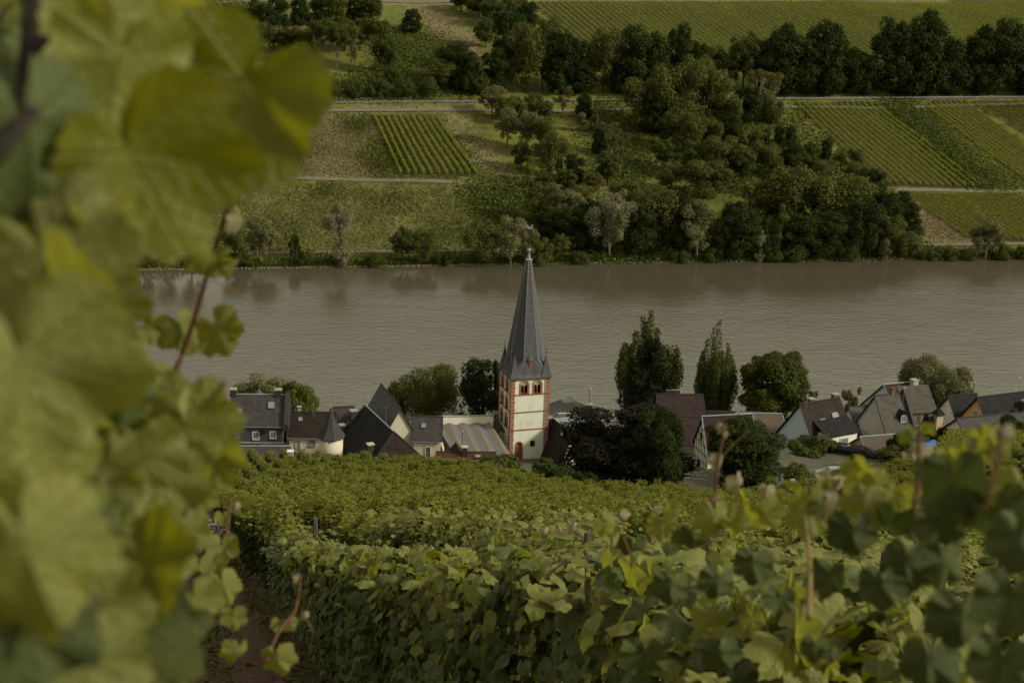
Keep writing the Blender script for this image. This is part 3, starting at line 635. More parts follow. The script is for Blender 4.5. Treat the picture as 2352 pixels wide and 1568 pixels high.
field('vine_row', (1224,5), (2440,4), (1395,150), (2790,165), 96, 20, 'L_vinefar', 'in the large upper hillside vineyard', 'rows of the large upper vineyard', True, h=1.7, w=.26, size=.38)
field('vine_row', (440,-8), (545,-8), (476,38), (585,30), 8, 16, 'L_vinefar', 'of the terrace plot at the top edge left', 'rows of the top left terrace', True, h=1.7, w=.6)
field('vine_row', (398,46), (510,42), (404,66), (520,62), 9, 16, 'L_vinefar', 'of the lower terrace plot at top left', 'rows of the lower top left terrace', True, h=1.7, w=.6)

# guard rail, delineator posts
G = thing('guard_rail', 'long steel guard rail on the river side of the far road', 'guard rail', (0, 0, 0))
M = MB(); M.tube([(x, road_y(x)-3.9, float(far_z(x, road_y(x)-3.9))+.65) for x in range(-90, 260, 6)], .1, 4); M.ob('rail', K['steel'], G)
pm = MB().box(-.07, .07, -.07, .07, -.3, .65).mesh('post', K['steel'])
for x in range(-88, 250, 6): link('post', pm, G, (x, road_y(x)-4.1, float(far_z(x, road_y(x)-4.1))))
pb = MB().box(-.09, .09, -.07, .07, -.3, 1.0).mesh('post_body', K['paint']); pc = MB().box(-.094, .094, -.074, .074, .62, .82).mesh('black_band', K['blackwood'])
for i, (x, y, w) in enumerate([(1026,232,'two posts left of the spire, left one'), (1041,236,'two posts left of the spire, right one'), (1361,236,'the gap above the scrub valley'), (1925,226,'the striped right vineyard, upper side'), (1958,230,'the striped right vineyard, rail side'), (2208,224,'the right edge plot, upper side'), (2243,229,'the right edge plot, rail side')]):
    p = far_hit(x, y); t = thing('delineator_post', 'white marker post by '+w, 'marker post', p, 0, 'white marker posts along the far road')
    link('post_body', pb, t); link('black_band', pc, t)

# ------------------------------------------------------------------ church tower
def wall_holes(M, Wd, H0, H1, holes, dep, P):
    us = sorted({0, Wd}|{h[0] for h in holes}|{h[1] for h in holes}); vs = sorted({H0, H1}|{h[2] for h in holes}|{h[3] for h in holes})
    for a, b in zip(us, us[1:]):
        for c, d in zip(vs, vs[1:]):
            if any(h[0] <= a and b <= h[1] and h[2] <= c and d <= h[3] for h in holes): continue
            M.quad(P(a, c, 0), P(b, c, 0), P(b, d, 0), P(a, d, 0))
    for a, b, c, d in holes:
        M.quad(P(a, c, 0), P(a, d, 0), P(a, d, dep), P(a, c, dep)); M.quad(P(b, c, 0), P(b, c, dep), P(b, d, dep), P(b, d, 0))
        M.quad(P(a, d, 0), P(b, d, 0), P(b, d, dep), P(a, d, dep)); M.quad(P(a, c, 0), P(a, c, dep), P(b, c, dep), P(b, c, 0))
        M.quad(P(a, c, dep), P(a, d, dep), P(b, d, dep), P(b, c, dep))
TW = 6.75; TG = 4.6; TZ = 20.0-TG
A = PW(1175, 871, 225)
T = thing('church_tower', 'tall white church bell tower with red sandstone corners and steep slate spire', 'church tower', (A.x, A.y, TG), R(18))
zl = lambda z: z-TG
courses = [17.1, 14.05, 10.95]
PF = lambda u, v, d: (u, d, v); PL = lambda u, v, d: (d, TW-u, v)      # front face, left face
fw = [(.34*TW, zl(17.25)), (.68*TW, zl(17.25))]
lw = [(f*TW, zl(z)) for z in (17.3, 14.2, 11.15) for f in (.30, .68)]
holes_f = [(u-.63, u+.63, v, v+2.19) for u, v in fw]+[(1.2, 2.2, zl(5.0), zl(8.75)), (3.75, 4.4, zl(7.9), zl(8.75))]
holes_l = [(u-.63, u+.63, v, v+2.19) for u, v in lw]
M = MB(); wall_holes(M, TW, -2, TZ, holes_f, .45, PF); wall_holes(M, TW, -2, TZ, holes_l, .45, PL)
M.quad((TW, 0, -2), (TW, TW, -2), (TW, TW, TZ), (TW, 0, TZ)).quad((TW, TW, -2), (0, TW, -2), (0, TW, TZ), (TW, TW, TZ)); M.ob('wall', K['white'], T)
for cx, cy, sx, sy in ((0, 0, 1, 1), (TW, 0, -1, 1), (0, TW, 1, -1), (TW, TW, -1, -1)):
    z = -1.6; k = 0
    while z < TZ-.02:
        hq = min(.6+.1*rnd.random(), TZ-z-.02); a = .64+(.07 if k % 2 else 0); b = .64+(0 if k % 2 else .07)
        M = MB(); x0, x1 = sorted((cx-sx*.03, cx+sx*a)); y0, y1 = sorted((cy-sy*.03, cy+sy*b)); M.box(x0, x1, y0, y1, z+.035, z+hq-.035)
        M.ob('quoin', K['red'], T); z += hq; k += 1
M = MB()
for cx, cy, sx, sy in ((0, 0, 1, 1), (TW, 0, -1, 1), (0, TW, 1, -1), (TW, TW, -1, -1)):
    x0, x1 = sorted((cx-sx*.012, cx+sx*.63)); y0, y1 = sorted((cy-sy*.012, cy+sy*.63)); M.box(x0, x1, y0, y1, -1.6, TZ-.05)
M.ob('quoin_mortar', mat('pale_mortar', (.5, .42, .34), (.4, .33, .27), 4), T)
for z in courses:
    M = MB(); M.box(-.09, TW+.09, -.09, .02, zl(z)-.09, zl(z)+.07).box(-.09, .02, .021, TW+.09, zl(z)-.09, zl(z)+.07)
    M.box(.021, TW+.09, TW-.02, TW+.09, zl(z)-.09, zl(z)+.07).box(TW-.02, TW+.09, .021, TW-.021, zl(z)-.09, zl(z)+.07); M.ob('string_course', K['redtrim'], T)
arc = lambda cx, cz, r, a0, a1, n: [(cx+r*math.cos(R(a0+(a1-a0)*i/n)), cz+r*math.sin(R(a0+(a1-a0)*i/n))) for i in range(n+1)]
def shape(M, P, pts, d0, d1):
    n = len(pts); b = len(M.v); M.v += [P(u, v, d0) for u, v in pts]+[P(u, v, d1) for u, v in pts]
    M.f.append(tuple(b+i for i in range(n))); M.f.append(tuple(b+n+i for i in reversed(range(n))))
    for i in range(n): j = (i+1) % n; M.f.append((b+i, b+n+i, b+n+j, b+j))
    return M
for P0, L in ((PF, fw), (PL, lw)):
    for u, v in L:
        P = lambda a, b, d, u=u, v=v, P0=P0: P0(u+a, v+b, d)
        wn_ = shape(MB(), P, [(-.62, .01), (.62, .01), (.62, 2.16), (-.62, 2.16)], .40, .43).ob('belfry_window', K['dark'], T)
        n = 9
        for i in range(n):
            a0, a1 = 180*i/n+1.2, 180*(i+1)/n-1.2
            shape(MB(), P, arc(0, 1.55, .92, a0, a1, 2)+arc(0, 1.55, .615, a1, a0, 2), -.05, .12).ob('arch_stone', K['red'] if i % 2 == 0 else K['yellow'], wn_)
        for s in (-1, 1):
            for j in range(3):
                x0, x1 = sorted((s*.56, s*.92)); shape(MB(), P, [(x0, .01+j*.51), (x1, .01+j*.51), (x1, .49+j*.51), (x0, .49+j*.51)], -.035, .2).ob('jamb_stone', K['red'], wn_)
        shape(MB(), P, [(-.95, -.16), (.95, -.16), (.95, 0), (-.95, 0)], -.07, .3).ob('sill', K['redtrim'], wn_)
        tp_ = arc(0, 1.55, .61, 180, 0, 12)+[(.61, 1.3)]+arc(.28, 1.3, .22, 0, 180, 6)+arc(-.28, 1.3, .22, 0, 180, 6)+[(-.61, 1.3)]
        shape(MB(), P, tp_, .14, .22).ob('tympanum', K['yellow'], wn_)
        shape(MB(), P, [(-.075, 1.62), (0, 1.5), (.075, 1.62), (0, 1.78)], .11, .139).ob('diamond', K['red'], wn_)
        shape(MB(), P, [(-.05, .01), (.05, .01), (.045, 1.1), (-.045, 1.1)], .16, .24).ob('column', K['red'], wn_)
        shape(MB(), P, [(-.05, 1.1), (.05, 1.1), (.1, 1.3), (-.1, 1.3)], .12, .25).ob('capital', mat('orange_stone', (.5, .25, .08)) if 'oc' not in K else K['oc'], wn_); K['oc'] = bpy.data.materials['orange_stone']
P = lambda a, b, d: PF(1.7+a, zl(5.0)+b, d)
dr = shape(MB(), P, [(-.49, 0), (.49, 0)]+arc(0, 3.2, .49, 0, 180, 8), .2, .26).ob('door', K['wood'], T)
for i in range(7): shape(MB(), P, arc(0, 3.2, .72, 180*i/7+1.5, 180*(i+1)/7-1.5, 2)+arc(0, 3.2, .485, 180*(i+1)/7-1.5, 180*i/7+1.5, 2), -.05, .2).ob('arch_stone', K['red'], dr)
for s in (-1, 1):
    for j in range(6):
        x0, x1 = sorted((s*.485, s*.72)); shape(MB(), P, [(x0, j*.53), (x1, j*.53), (x1, j*.53+.5), (x0, j*.53+.5)], -.05, .2).ob('jamb_stone', K['red'], dr)
P = lambda a, b, d: PF(4.08+a, zl(7.9)+b, d)
nw = shape(MB(), P, [(-.3, .02), (.3, .02), (.32, .8), (-.32, .8)], .2, .25).ob('small_window', K['dark'], T)
for a in ([(-.42, -.1), (.42, -.1), (.42, .0), (-.42, .0)], [(-.44, .0), (-.32, .0), (-.32, .86), (-.44, .86)], [(.32, .0), (.44, .0), (.44, .86), (.32, .86)], [(-.46, .86), (.46, .86), (.46, 1.0), (-.46, 1.0)]):
    shape(MB(), P, a, -.04, .2).ob('stone_surround', K['stone'], nw)
# red weathered wall crosses low on the left face
M = MB()
for u, z, s in ((2.3, 7.6, .9), (3.4, 8.1, .7), (4.6, 7.7, .9)):
    shape(M, PL, [(u-.05, zl(z)-s*.6), (u+.05, zl(z)-s*.6), (u+.05, zl(z)+s*.4), (u-.05, zl(z)+s*.4)], -.02, .01); shape(M, PL, [(u-.28*s, zl(z)+s*.1), (u+.28*s, zl(z)+s*.1), (u+.28*s, zl(z)+s*.19), (u-.28*s, zl(z)+s*.19)], -.024, .01)
M.ob('wall_cross', K['redtrim'], T)
MB().tube([(TW-.72, -.1, TZ-.1), (TW-.72, -.1, -1)], .06, 6).ob('downpipe', K['lead'], T)
# spire: square skirt to octagon, tapering to a lead cap
def ring8(h, z, square=0.0):
    out = []
    for k in range(8):
        t = R(22.5+45*k); r = h/math.cos(R(22.5)); x, y = r*math.cos(t), r*math.sin(t)
        if square: m_ = max(abs(x), abs(y)); c_ = h*square
        out.append((x, y, z))
    return out
c0 = TW/2
hS = 22.7
Mx = MB(); e = TW/2+.32
sq = [(-e, -e), (e, -e), (e, e), (-e, e)]
rings = [(e, zl(20.0)), (e-.42, zl(20.45)), (2.95, zl(22.9))]
def oct_(h, z): return [(c0+x, c0+y, z_) for x, y, z_ in ring8(h, z)]
def add_face(M, pts):
    a, b = Vector(pts[0]), Vector(pts[1]); u = (b-a).normalized(); n_ = u.cross(Vector(pts[-1])-a).normalized(); w_ = n_.cross(u)
    M.quad(*pts, uv=[((Vector(p)-a).dot(u)+a.x*.3, (Vector(p)-a).dot(w_)+a.z*.2) for p in pts])
# square part split so each octagon side gets a skirt panel, corners get triangles
o1 = oct_(2.95, zl(22.9)); o2 = oct_(.42, zl(39.4))
def sqpt(k, h, z):
    x, y, _ = ring8(h, 0)[k]; return (c0+max(-h, min(h, x)), c0+max(-h, min(h, y)), z)
cor = {0: (1, 1), 2: (-1, 1), 4: (-1, -1), 6: (1, -1)}
lo = [sqpt(k, e, zl(20.0)) for k in range(8)]; mi = [sqpt(k, e-.4, zl(20.5)) for k in range(8)]
for k in range(8):
    j = (k+1) % 8
    if k % 2 == 1 or True:
        if k in (0, 2, 4, 6):
            sx, sy = cor[k]; q = (c0+sx*e, c0+sy*e, zl(20.0)); q2 = (c0+sx*(e-.4), c0+sy*(e-.4), zl(20.5))
            add_face(Mx, [lo[k], q, q2, mi[k]]); add_face(Mx, [q, lo[j], mi[j], q2]); add_face(Mx, [q2, mi[j], o1[j], o1[k]]) if False else (add_face(Mx, [mi[k], q2, o1[k]]), add_face(Mx, [q2, mi[j], o1[j]]), add_face(Mx, [q2, o1[j], o1[k]]))
        else:
            add_face(Mx, [lo[k], lo[j], mi[j], mi[k]]); add_face(Mx, [mi[k], mi[j], o1[j], o1[k]])
    nseg = 10
    for s in range(nseg):
        a, b = s/nseg, (s+1)/nseg; L_ = lambda p, q, t: tuple(p[i]+(q[i]-p[i])*t for i in range(3))
        add_face(Mx, [L_(o1[k], o2[k], a), L_(o1[j], o2[j], a), L_(o1[j], o2[j], b), L_(o1[k], o2[k], b)])
Mx.box(c0-e, c0+e, c0-e, c0+e, zl(19.86), zl(19.995))
Mx.ob('spire_roof', K['sl_spire'], T)
M = MB(); 
for k in range(8):
    p, q = Vector(o1[k]), Vector(o2[k])
    for s in range(34): a = p.lerp(q, s/34); b = p.lerp(q, s/34+.016); M.tube([a, b], .09, 5)
M.ob('hip_flashing', K['lead'], T, kind='stuff')
cap = MB().lathe([(.6, zl(39.3)), (.62, zl(39.45)), (.3, zl(39.6)), (.1, zl(40.65)), (.3, zl(40.8)), (.34, zl(41.0)), (.2, zl(41.2)), (.05, zl(41.3))], 10, (c0, c0)).ob('lead_cap', K['lead'], T)
pl = MB().tube([(c0, c0, zl(41.2)), (c0, c0, zl(44.6))], .05, 6).ob('vane_pole', K['blackwood'], T)
M = MB()
for s in (-1, 1):
    M.tube([(c0, c0-.02, zl(41.7)), (c0+s*.32, c0, zl(42.5)), (c0, c0+.02, zl(43.5))], .035, 5); M.tube([(c0-s*.3, c0, zl(42.1)), (c0+s*.05, c0, zl(42.9))], .03, 5)
M.tube([(c0-.4, c0, zl(42.6)), (c0+.4, c0, zl(42.6))], .035, 5); M.ob('iron_cross', K['blackwood'], pl)
co_ = [(-.5, .25), (-.42, -.02), (-.15, -.2), (.18, -.18), (.36, .05), (.42, .32), (.6, .3), (.5, .44), (.42, .56), (.3, .5), (.2, .18), (0, .08), (-.2, .14), (-.3, .42), (-.44, .46)]
M = MB(); M.prism([(c0+x, zl(44.7)+z) for x, z in co_], c0-.03, c0+.03, 'y'); M.ob('weathercock', K['lead'], pl)
for sx, sy in ((-1, -1), (1, -1), (-1, 1), (1, 1)):
    cx, cy = c0+sx*(e-.95), c0+sy*(e-.95); M = MB()
    prof = [(.98, 20.12), (.62, 20.95), (.38, 21.9), (.03, 24.0)]
    rg = [[(cx+dx*r, cy+dy*r, zl(z)) for dx, dy in ((-1, -1), (1, -1), (1, 1), (-1, 1))] for r, z in prof]
    for a, b in zip(rg, rg[1:]):
        for k in range(4): j = (k+1) % 4; add_face(M, [a[k], a[j], b[j], b[k]])
    pn = M.ob('corner_pinnacle', K['sl_spire'], T)
    MB().tube([(cx, cy, zl(23.9)), (cx, cy, zl(25.0))], .035, 5).tube([(cx-.2, cy, zl(24.75)), (cx+.2, cy, zl(24.75))], .03, 5).lathe([(.03, zl(24.0)), (.11, zl(24.12)), (.03, zl(24.25))], 6, (cx, cy)).ob('finial', K['blackwood'], pn)
for ang in (0, -90, 90, 180):
    Q = Matrix.Translation((c0, c0, 0)) @ Matrix.Rotation(R(ang), 4, 'Z')
    X = lambda *p: tuple(Q @ Vector(p)); M = MB()
    y = -3.12; z0, z1, z2 = zl(21.7), zl(22.9), zl(24.4); w_ = .42
    a, b, c_ = X(-w_, y, z0), X(w_, y, z0), X(w_, y, z1); d = X(-w_, y, z1)
    ub = MB().quad(X(-w_, y, z0), X(-w_, y, z1), X(-w_, -2.2, z1), X(-w_, -2.2, z0)).quad(X(w_, y, z0), X(w_, -2.2, z0), X(w_, -2.2, z1), X(w_, y, z1)).quad(a, b, c_, d)
    dm = ub.ob('spire_dormer', K['sl_spire'], T)
    MB().quad(X(-.28, y-.03, z0+.18), X(.28, y-.03, z0+.18), X(.28, y-.03, z1-.12), X(-.28, y-.03, z1-.12)).quad(X(-.28, y, z0+.18), X(.28, y, z0+.18), X(.28, y-.03, z0+.18), X(-.28, y-.03, z0+.18)).ob('shutter', K['wood'], dm)
    M = MB(); ap = X(0, y+.55, z2); r4 = [X(-w_-.12, y-.12, z1), X(w_+.12, y-.12, z1), X(w_+.12, -2.2, z1), X(-w_-.12, -2.2, z1)]
    for k in range(4): add_face(M, [r4[k], r4[(k+1) % 4], ap])
    M.ob('dormer_roof', K['sl_spire'], dm)

# ------------------------------------------------------------------ houses
def roof_poly(M, pts, th=.14):
    a, b = Vector(pts[0]), Vector(pts[1]); u = (b-a).normalized(); n_ = Vector((0, 0, 0))
    for i in range(1, len(pts)-1): n_ += (Vector(pts[i])-a).cross(Vector(pts[i+1])-a)
    n_.normalize(); n_ = n_ if n_.z > 0 else -n_; w_ = n_.cross(u)
    base = len(M.v); M.v += [tuple(p) for p in pts]+[tuple(Vector(p)-n_*th) for p in pts]; n = len(pts)
    M.f.append(tuple(base+i for i in range(n))); M.uv[len(M.f)-1] = [((Vector(p)-a).dot(u), (Vector(p)-a).dot(w_)) for p in pts]
    M.f.append(tuple(base+n+i for i in reversed(range(n))))
    for i in range(n): j = (i+1) % n; M.f.append((base+i, base+n+i, base+n+j, base+j))
def chimney(par, x, y, z0, z1, w, m, cap='lead', d=None, pots=0):
    d = d or w
    c = MB().box(x-w/2, x+w/2, y-d/2, y+d/2, z0, z1).ob('chimney', K[m], par)
    MB().box(x-w/2-.1, x+w/2+.1, y-d/2-.1, y+d/2+.1, z1, z1+.16).ob('chimney_cap', K[cap], c)
    for i in range(pots): MB().lathe([(.13, z1+.16), (.13, z1+.55), (.1, z1+.55)], 8, (x+(i-(pots-1)/2)*.4, y)).ob('chimney_pot', K['brick'], c)
def window(par, P, w, h, fr='frame', gl='glass', mull=1, bars=1, name='window', shut=None):
    """P(u,v,d): u across, v up, d into the wall"""
    f = .07
    def bx(M, u0, u1, v0, v1, d0, d1):
        Q = [P(u0,v0,d0),P(u1,v0,d0),P(u1,v0,d1),P(u0,v0,d1),P(u0,v1,d0),P(u1,v1,d0),P(u1,v1,d1),P(u0,v1,d1)]; b = len(M.v); M.v += Q
        for q in ((0,3,2,1),(4,5,6,7),(0,1,5,4),(1,2,6,5),(2,3,7,6),(3,0,4,7)): M.f.append(tuple(b+i for i in q))
    M = MB()
    for a in ((-w/2-f, -w/2+f, 0, h), (w/2-f, w/2+f, 0, h), (-w/2+f, w/2-f, -f, f), (-w/2+f, w/2-f, h-f, h+f)): bx(M, *a, -.09, .06)
    for i in range(1, mull+1): u = -w/2+w*i/(mull+1); bx(M, u-.03, u+.03, f, h-f, -.07, .05)
    for i in range(1, bars+1): v = h*i/(bars+1); bx(M, -w/2+f, w/2-f, v-.02, v+.02, -.06, .045)
    wd = M.ob(name, K[fr], par); M = MB(); bx(M, -w/2+f, w/2-f, f, h-f, -.04, .03); M.ob('pane', K[gl], wd)
    M = MB(); bx(M, -w/2-.12, w/2+.12, -f-.07, -f-.002, -.16, .05); M.ob('sill', K['stone'], wd)
    return wd
def house(name, label, px, py, y, th, L, w, rise, wm, rm, wh=4, w2=None, hip0=0, hip1=0, ov=.3, verge=None, rz2=None, ex=(), cat='house', gutter=True, hipm=None):
    A = PW(px, py, y); w2 = w2 or w; ez = A.z-rise; r2 = rise*w2/w if rz2 is None else rz2
    T = thing(name, label, cat, (A.x, A.y, ez-wh), R(th)); H = wh; Rz = wh+rise; T['eave'] = 0; del T['eave']
    M = MB(); x0, x1 = ov, L-ov; yn, yf = -w+ov, w2-ov
    zn = H+ov*rise/w-.16; zf_ = Rz-r2+ov*r2/w2-.16; zt = Rz-.16
    pn = [(yn, -3), (yf, -3), (yf, zf_), (0, zt), (yn, zn)]
    if hip0 == 0 and hip1 == 0: M.prism(pn, x0, x1, 'x')
    else: M.box(x0, x1, yn, yf, -3, min(zn, zf_))
    M.ob('wall', K[wm], T)
    if wm in ('white2', 'cream', 'blue') and False: pass
    M = MB(); a, b = hip0, L-hip1
    roof_poly(M, [(0, -w, H), (L, -w, H), (b, 0, Rz), (a, 0, Rz)]); roof_poly(M, [(L, w2, Rz-r2), (0, w2, Rz-r2), (a, 0, Rz), (b, 0, Rz)])
    if hip0: (roof_poly(M, [(0, w2, Rz-r2), (0, -w, H), (a, 0, Rz)]))
    if hip1 and not hipm: roof_poly(M, [(L, -w, H), (L, w2, Rz-r2), (b, 0, Rz)])
    rf = M.ob('roof', K[rm], T)
    if hipm: M = MB(); roof_poly(M, [(L, -w, H), (L, w2, Rz-r2), (b, 0, Rz)]); M.ob('hip_face', K[hipm], rf)
    vm = K[verge or 'darkbrick']
    MB().tube([(a-.02, 0, Rz+.03), (b+.02, 0, Rz+.03)], .11, 6).ob('ridge_cap', vm, rf)
    if hip1: MB().tube([(b, 0, Rz+.03), (L, -w, H+.02)], .09, 5).tube([(b, 0, Rz+.03), (L, w2, Rz-r2+.02)], .09, 5).ob('hip_cap', K['darkbrick'], rf)
    if hip0: MB().tube([(a, 0, Rz+.03), (0, -w, H+.02)], .09, 5).tube([(a, 0, Rz+.03), (0, w2, Rz-r2+.02)], .09, 5).ob('hip_cap', vm, rf)
    if not hip0: MB().tube([(0, -w, H), (0, 0, Rz), (0, w2, Rz-r2)], .085, 4).ob('verge', vm, rf)
    if not hip1: MB().tube([(L, -w, H), (L, 0, Rz), (L, w2, Rz-r2)], .085, 4).ob('verge', vm, rf)
    if gutter: MB().tube([(.02, -w-.07, H-.1), (L-.02, -w-.07, H-.1)], .07, 5).ob('gutter', K['lead'], rf)
    nrm = Vector((0, -rise, w)).normalized(); up = Vector((0, w, rise)).normalized()
    def onroof(x, t, lift=0): return Vector((x, -w*t, Rz-rise*t))+nrm*lift
    for e_ in ex:
        k = e_[0]
        if k == 'ch': _, x, yy, h, cw, m_, cp_ = e_[:7]; chimney(rf, x, yy, Rz-abs(yy)/w*rise-.6, Rz-abs(yy)/w*rise+h, cw, m_, cp_, e_[7] if len(e_) > 7 else None, e_[8] if len(e_) > 8 else 0)
        elif k == 'sky':
            _, x, t, sw, sh = e_[:5]; g_ = e_[5] if len(e_) > 5 else 'skyglass'; P = lambda u, v, d, x=x, t=t: tuple(onroof(x, t)+Vector((1, 0, 0))*u+up*v-nrm*(d-.08)); window(rf, P, sw, sh, 'lead', g_, 0, 0, 'roof_window')
        elif k == 'win':
            _, x, z, sw, sh = e_[:5]; P = lambda u, v, d, x=x, z=z: (x+u, yn+d, z+v); window(T, P, sw, sh, *(e_[5:] if len(e_) > 5 else ()))
        elif k == 'g0':
            _, yy, z, sw, sh = e_[:5]; P = lambda u, v, d, yy=yy, z=z: (x0+d, yy-u, z+v); window(T, P, sw, sh, *(e_[5:] if len(e_) > 5 else ()))
        elif k == 'g1':
            _, yy, z, sw, sh = e_[:5]; P = lambda u, v, d, yy=yy, z=z: (x1-d, yy+u, z+v); window(T, P, sw, sh, *(e_[5:] if len(e_) > 5 else ()))
        elif k == 'flue': _, x, yy, h, r_ = e_; z0 = Rz-abs(yy)/w*rise-.2; MB().tube([(x, yy, z0), (x, yy, z0+h)], r_, 8).lathe([(r_*1.6, z0+h-.15), (r_*1.7, z0+h), (.02, z0+h+.15)], 8, (x, yy)).ob('flue', K['steel'], rf)
        elif k == 'ant': 
            _, x, yy, h = e_; z0 = Rz-abs(yy)/w*rise-.2; M = MB().tube([(x, yy, z0), (x, yy, z0+h)], .035, 5)
            for q in range(4): M.tube([(x-.3+q*.05, yy, z0+h-.1-q*.12), (x+.3-q*.05, yy, z0+h-.1-q*.12)], .015, 4)
            M.ob('aerial', K['steel'], rf)
        elif k == 'dorm':
            _, x, t, dw, dh, dmn, drf = e_; p = onroof(x, t); y0 = p.y; z0 = p.z; yb = y0+dh*1.0*w/rise*1.2
            D = MB().prism([(x-dw/2, z0), (x+dw/2, z0), (x+dw/2, z0+dh), (x-dw/2, z0+dh)], y0, yb, 'y').ob('dormer', K[dmn], rf)
            M = MB(); roof_poly(M, [(x, y0-.25, z0+dh+dw*.55), (x, yb+.8, z0+dh+dw*.55), (x-dw/2-.2, yb+.3, z0+dh-.1), (x-dw/2-.2, y0-.25, z0+dh-.1)], .07); roof_poly(M, [(x, yb+.8, z0+dh+dw*.55), (x, y0-.25, z0+dh+dw*.55), (x+dw/2+.2, y0-.25, z0+dh-.1), (x+dw/2+.2, yb+.3, z0+dh-.1)], .07)
            M.quad((x-dw/2, y0-.02, z0+dh), (x+dw/2, y0-.02, z0+dh), (x, y0-.02, z0+dh+dw*.5)); M.ob('dormer_roof', K[drf], D)
            # window straight under the dormer roof
            f = .05; M = MB()
            for a_ in ((-.42, -.34, 0, 1.0), (.34, .42, 0, 1.0), (-.34, .34, 0, .08), (-.34, .34, .92, 1.0), (-.03, .03, .08, .92)): M.box(x+a_[0]*dw, x+a_[1]*dw, y0-.07, y0-.021, z0+.1+a_[2]*(dh-.1), z0+.1+a_[3]*(dh-.1))
            M.ob('dormer_window', K['frame'], D); MB().box(x-.34*dw, x+.34*dw, y0-.045, y0-.022, z0+.15, z0+dh-.05).ob('dormer_pane', K['glass'], D)
    return T, (x0, x1, yn, yf, H, Rz), rf
# the row left of the tower
T1, b1, rf1 = house('slate_house', 'large grey slate house with mansard front and two capped chimneys, leftmost of the row', 528, 905, 214, 4, 8.8, 3.3, 4.2, 'sl_wall', 'sl_grey', wh=3.6, verge='lead',
    ex=[('ch', .55, .1, .9, .9, 'darkbrick', 'verge', .9), ('ch', 7.6, .1, .9, .95, 'darkbrick', 'verge', .9), ('sky', 1.6, .62, .8, .85), ('sky', 6.6, .42, .85, .95), ('win', 1.2, 1.5, .9, 1.0, 'lead', 'skyglass'), ('win', 4.3, 1.35, 1.0, 1.25, 'frame', 'skyglass', 1, 0), ('win', 7.0, 1.55, .95, 1.15, 'frame', 'skyglass', 1, 0)])
MB().prism([(-3.65, 3.0), (3.2, 3.0), (3.2, 3.6), (.1, 8.3), (-.35, 8.3), (-3.65, 4.1)], 8.8, 9.4, 'x').ob('gable_parapet', K['sl_grey'], T1)
MB().prism([(5.6-.45, 2.5), (5.6+.45, 2.5), (5.6, 3.35)], -3.45, -3.0, 'y').ob('triangular_vent', K['dark'], T1)
MB().box(.0, 8.7, -3.2, -2.95, .7, .9).ob('ledge', K['verge'], T1)
MB().box(5.2, 9.2, -3.16, -2.97, -2.5, .68).ob('stone_base', K['stone'], T1)
A = PW(595, 892, 222); t = thing('turret', 'small slate pyramid turret peeping over the ridge of the large slate house', 'turret', (A.x, A.y, A.z-6), R(20))
MB().box(-1.1, 1.1, -1.1, 1.1, 0, 4).ob('wall', K['grey'], t); M = MB()
for k in range(4): q = [(-1.5, -1.5, 3.9), (1.5, -1.5, 3.9), (1.5, 1.5, 3.9), (-1.5, 1.5, 3.9)]; add_face(M, [q[k], q[(k+1) % 4], (0, 0, 6)])
M.ob('roof', K['sl_spire'], t)
house('low_slate_roof', 'long low slate roof with pale ridge in front of the large slate house', 545, 1024, 204, 5, 8.2, 3.4, 2.0, 'stone', 'sl_grey', wh=2.5, verge='verge', cat='outbuilding')
house('low_slate_roof', 'low slate roof with a small white chimney, left of the round stair turret', 660, 1042, 203, 3, 6.5, 3, 2, 'stone', 'sl_grey', wh=2.5, cat='outbuilding', ex=[('ch', .5, -.3, .7, .8, 'greige', 'paint')])
T2, b2, _ = house('brown_slate_house', 'cream house with brown mossy slate roof between the slate house and round turret', 664, 945, 216, 3, 7.6, 3.4, 3.2, 'cream', 'sl_brown', wh=3.4,
    ex=[('ch', 1.6, .2, .9, .5, 'greige', 'verge'), ('sky', 1.9, .35, .5, .55), ('ant', 3.9, -.6, 2.6), ('win', 1.75, .9, .75, 2.0, 'frame', 'glass', 2, 5), ('win', 3.9, 2.0, 1.0, 1.0, 'verge', 'skyglass', 1, 0)])
MB().lathe([(.05, 1.2), (.18, 1.3), (.2, 1.45), (.05, 1.5)], 8, (2.7, -3.3)).ob('red_flower_pot', mat('red_flowers', (.6, .03, .02), (.4, .02, .02)), T2)
# round stair turret
A = PW(760, 931, 209); t = thing('stair_turret', 'round cream stair turret with flared octagonal slate roof and needle spike', 'turret', (A.x, A.y, A.z-9), 0)
MB().lathe([(1.85, -1), (1.85, 4.2)], 20).ob('wall', K['cream'], t, True)
M = MB(); pr = [(2.3, 4.0), (1.75, 4.75), (1.0, 5.9), (.55, 7.1), (.06, 8.9)]
for (r0, z0), (r1, z1) in zip(pr, pr[1:]):
    for k in range(8):
        a0, a1 = R(45*k+22.5), R(45*k+67.5); add_face(M, [(r0*math.cos(a0), r0*math.sin(a0), z0), (r0*math.cos(a1), r0*math.sin(a1), z0), (r1*math.cos(a1), r1*math.sin(a1), z1), (r1*math.cos(a0), r1*math.sin(a0), z1)])
M.lathe([(2.29, 3.9), (2.29, 4.0)], 8); rfT = M.ob('roof', K['sl_grey'], t)
MB().lathe([(.14, 8.6), (.16, 8.75), (.04, 9.2)], 8).tube([(0, 0, 9.1), (0, 0, 9.6)], .03, 5).ob('lead_tip', K['verge'], rfT); MB().tube([(.25, .2, 8.5), (.25, .2, 11.6)], .025, 4).ob('aerial', K['steel'], rfT)
house('half_timbered_house', 'narrow house with red half-timbered gable behind the round stair turret', 762, 935, 219, 12, 5.2, 2.6, 4.2, 'white2', 'sl_grey', wh=4, hip1=1.6,)
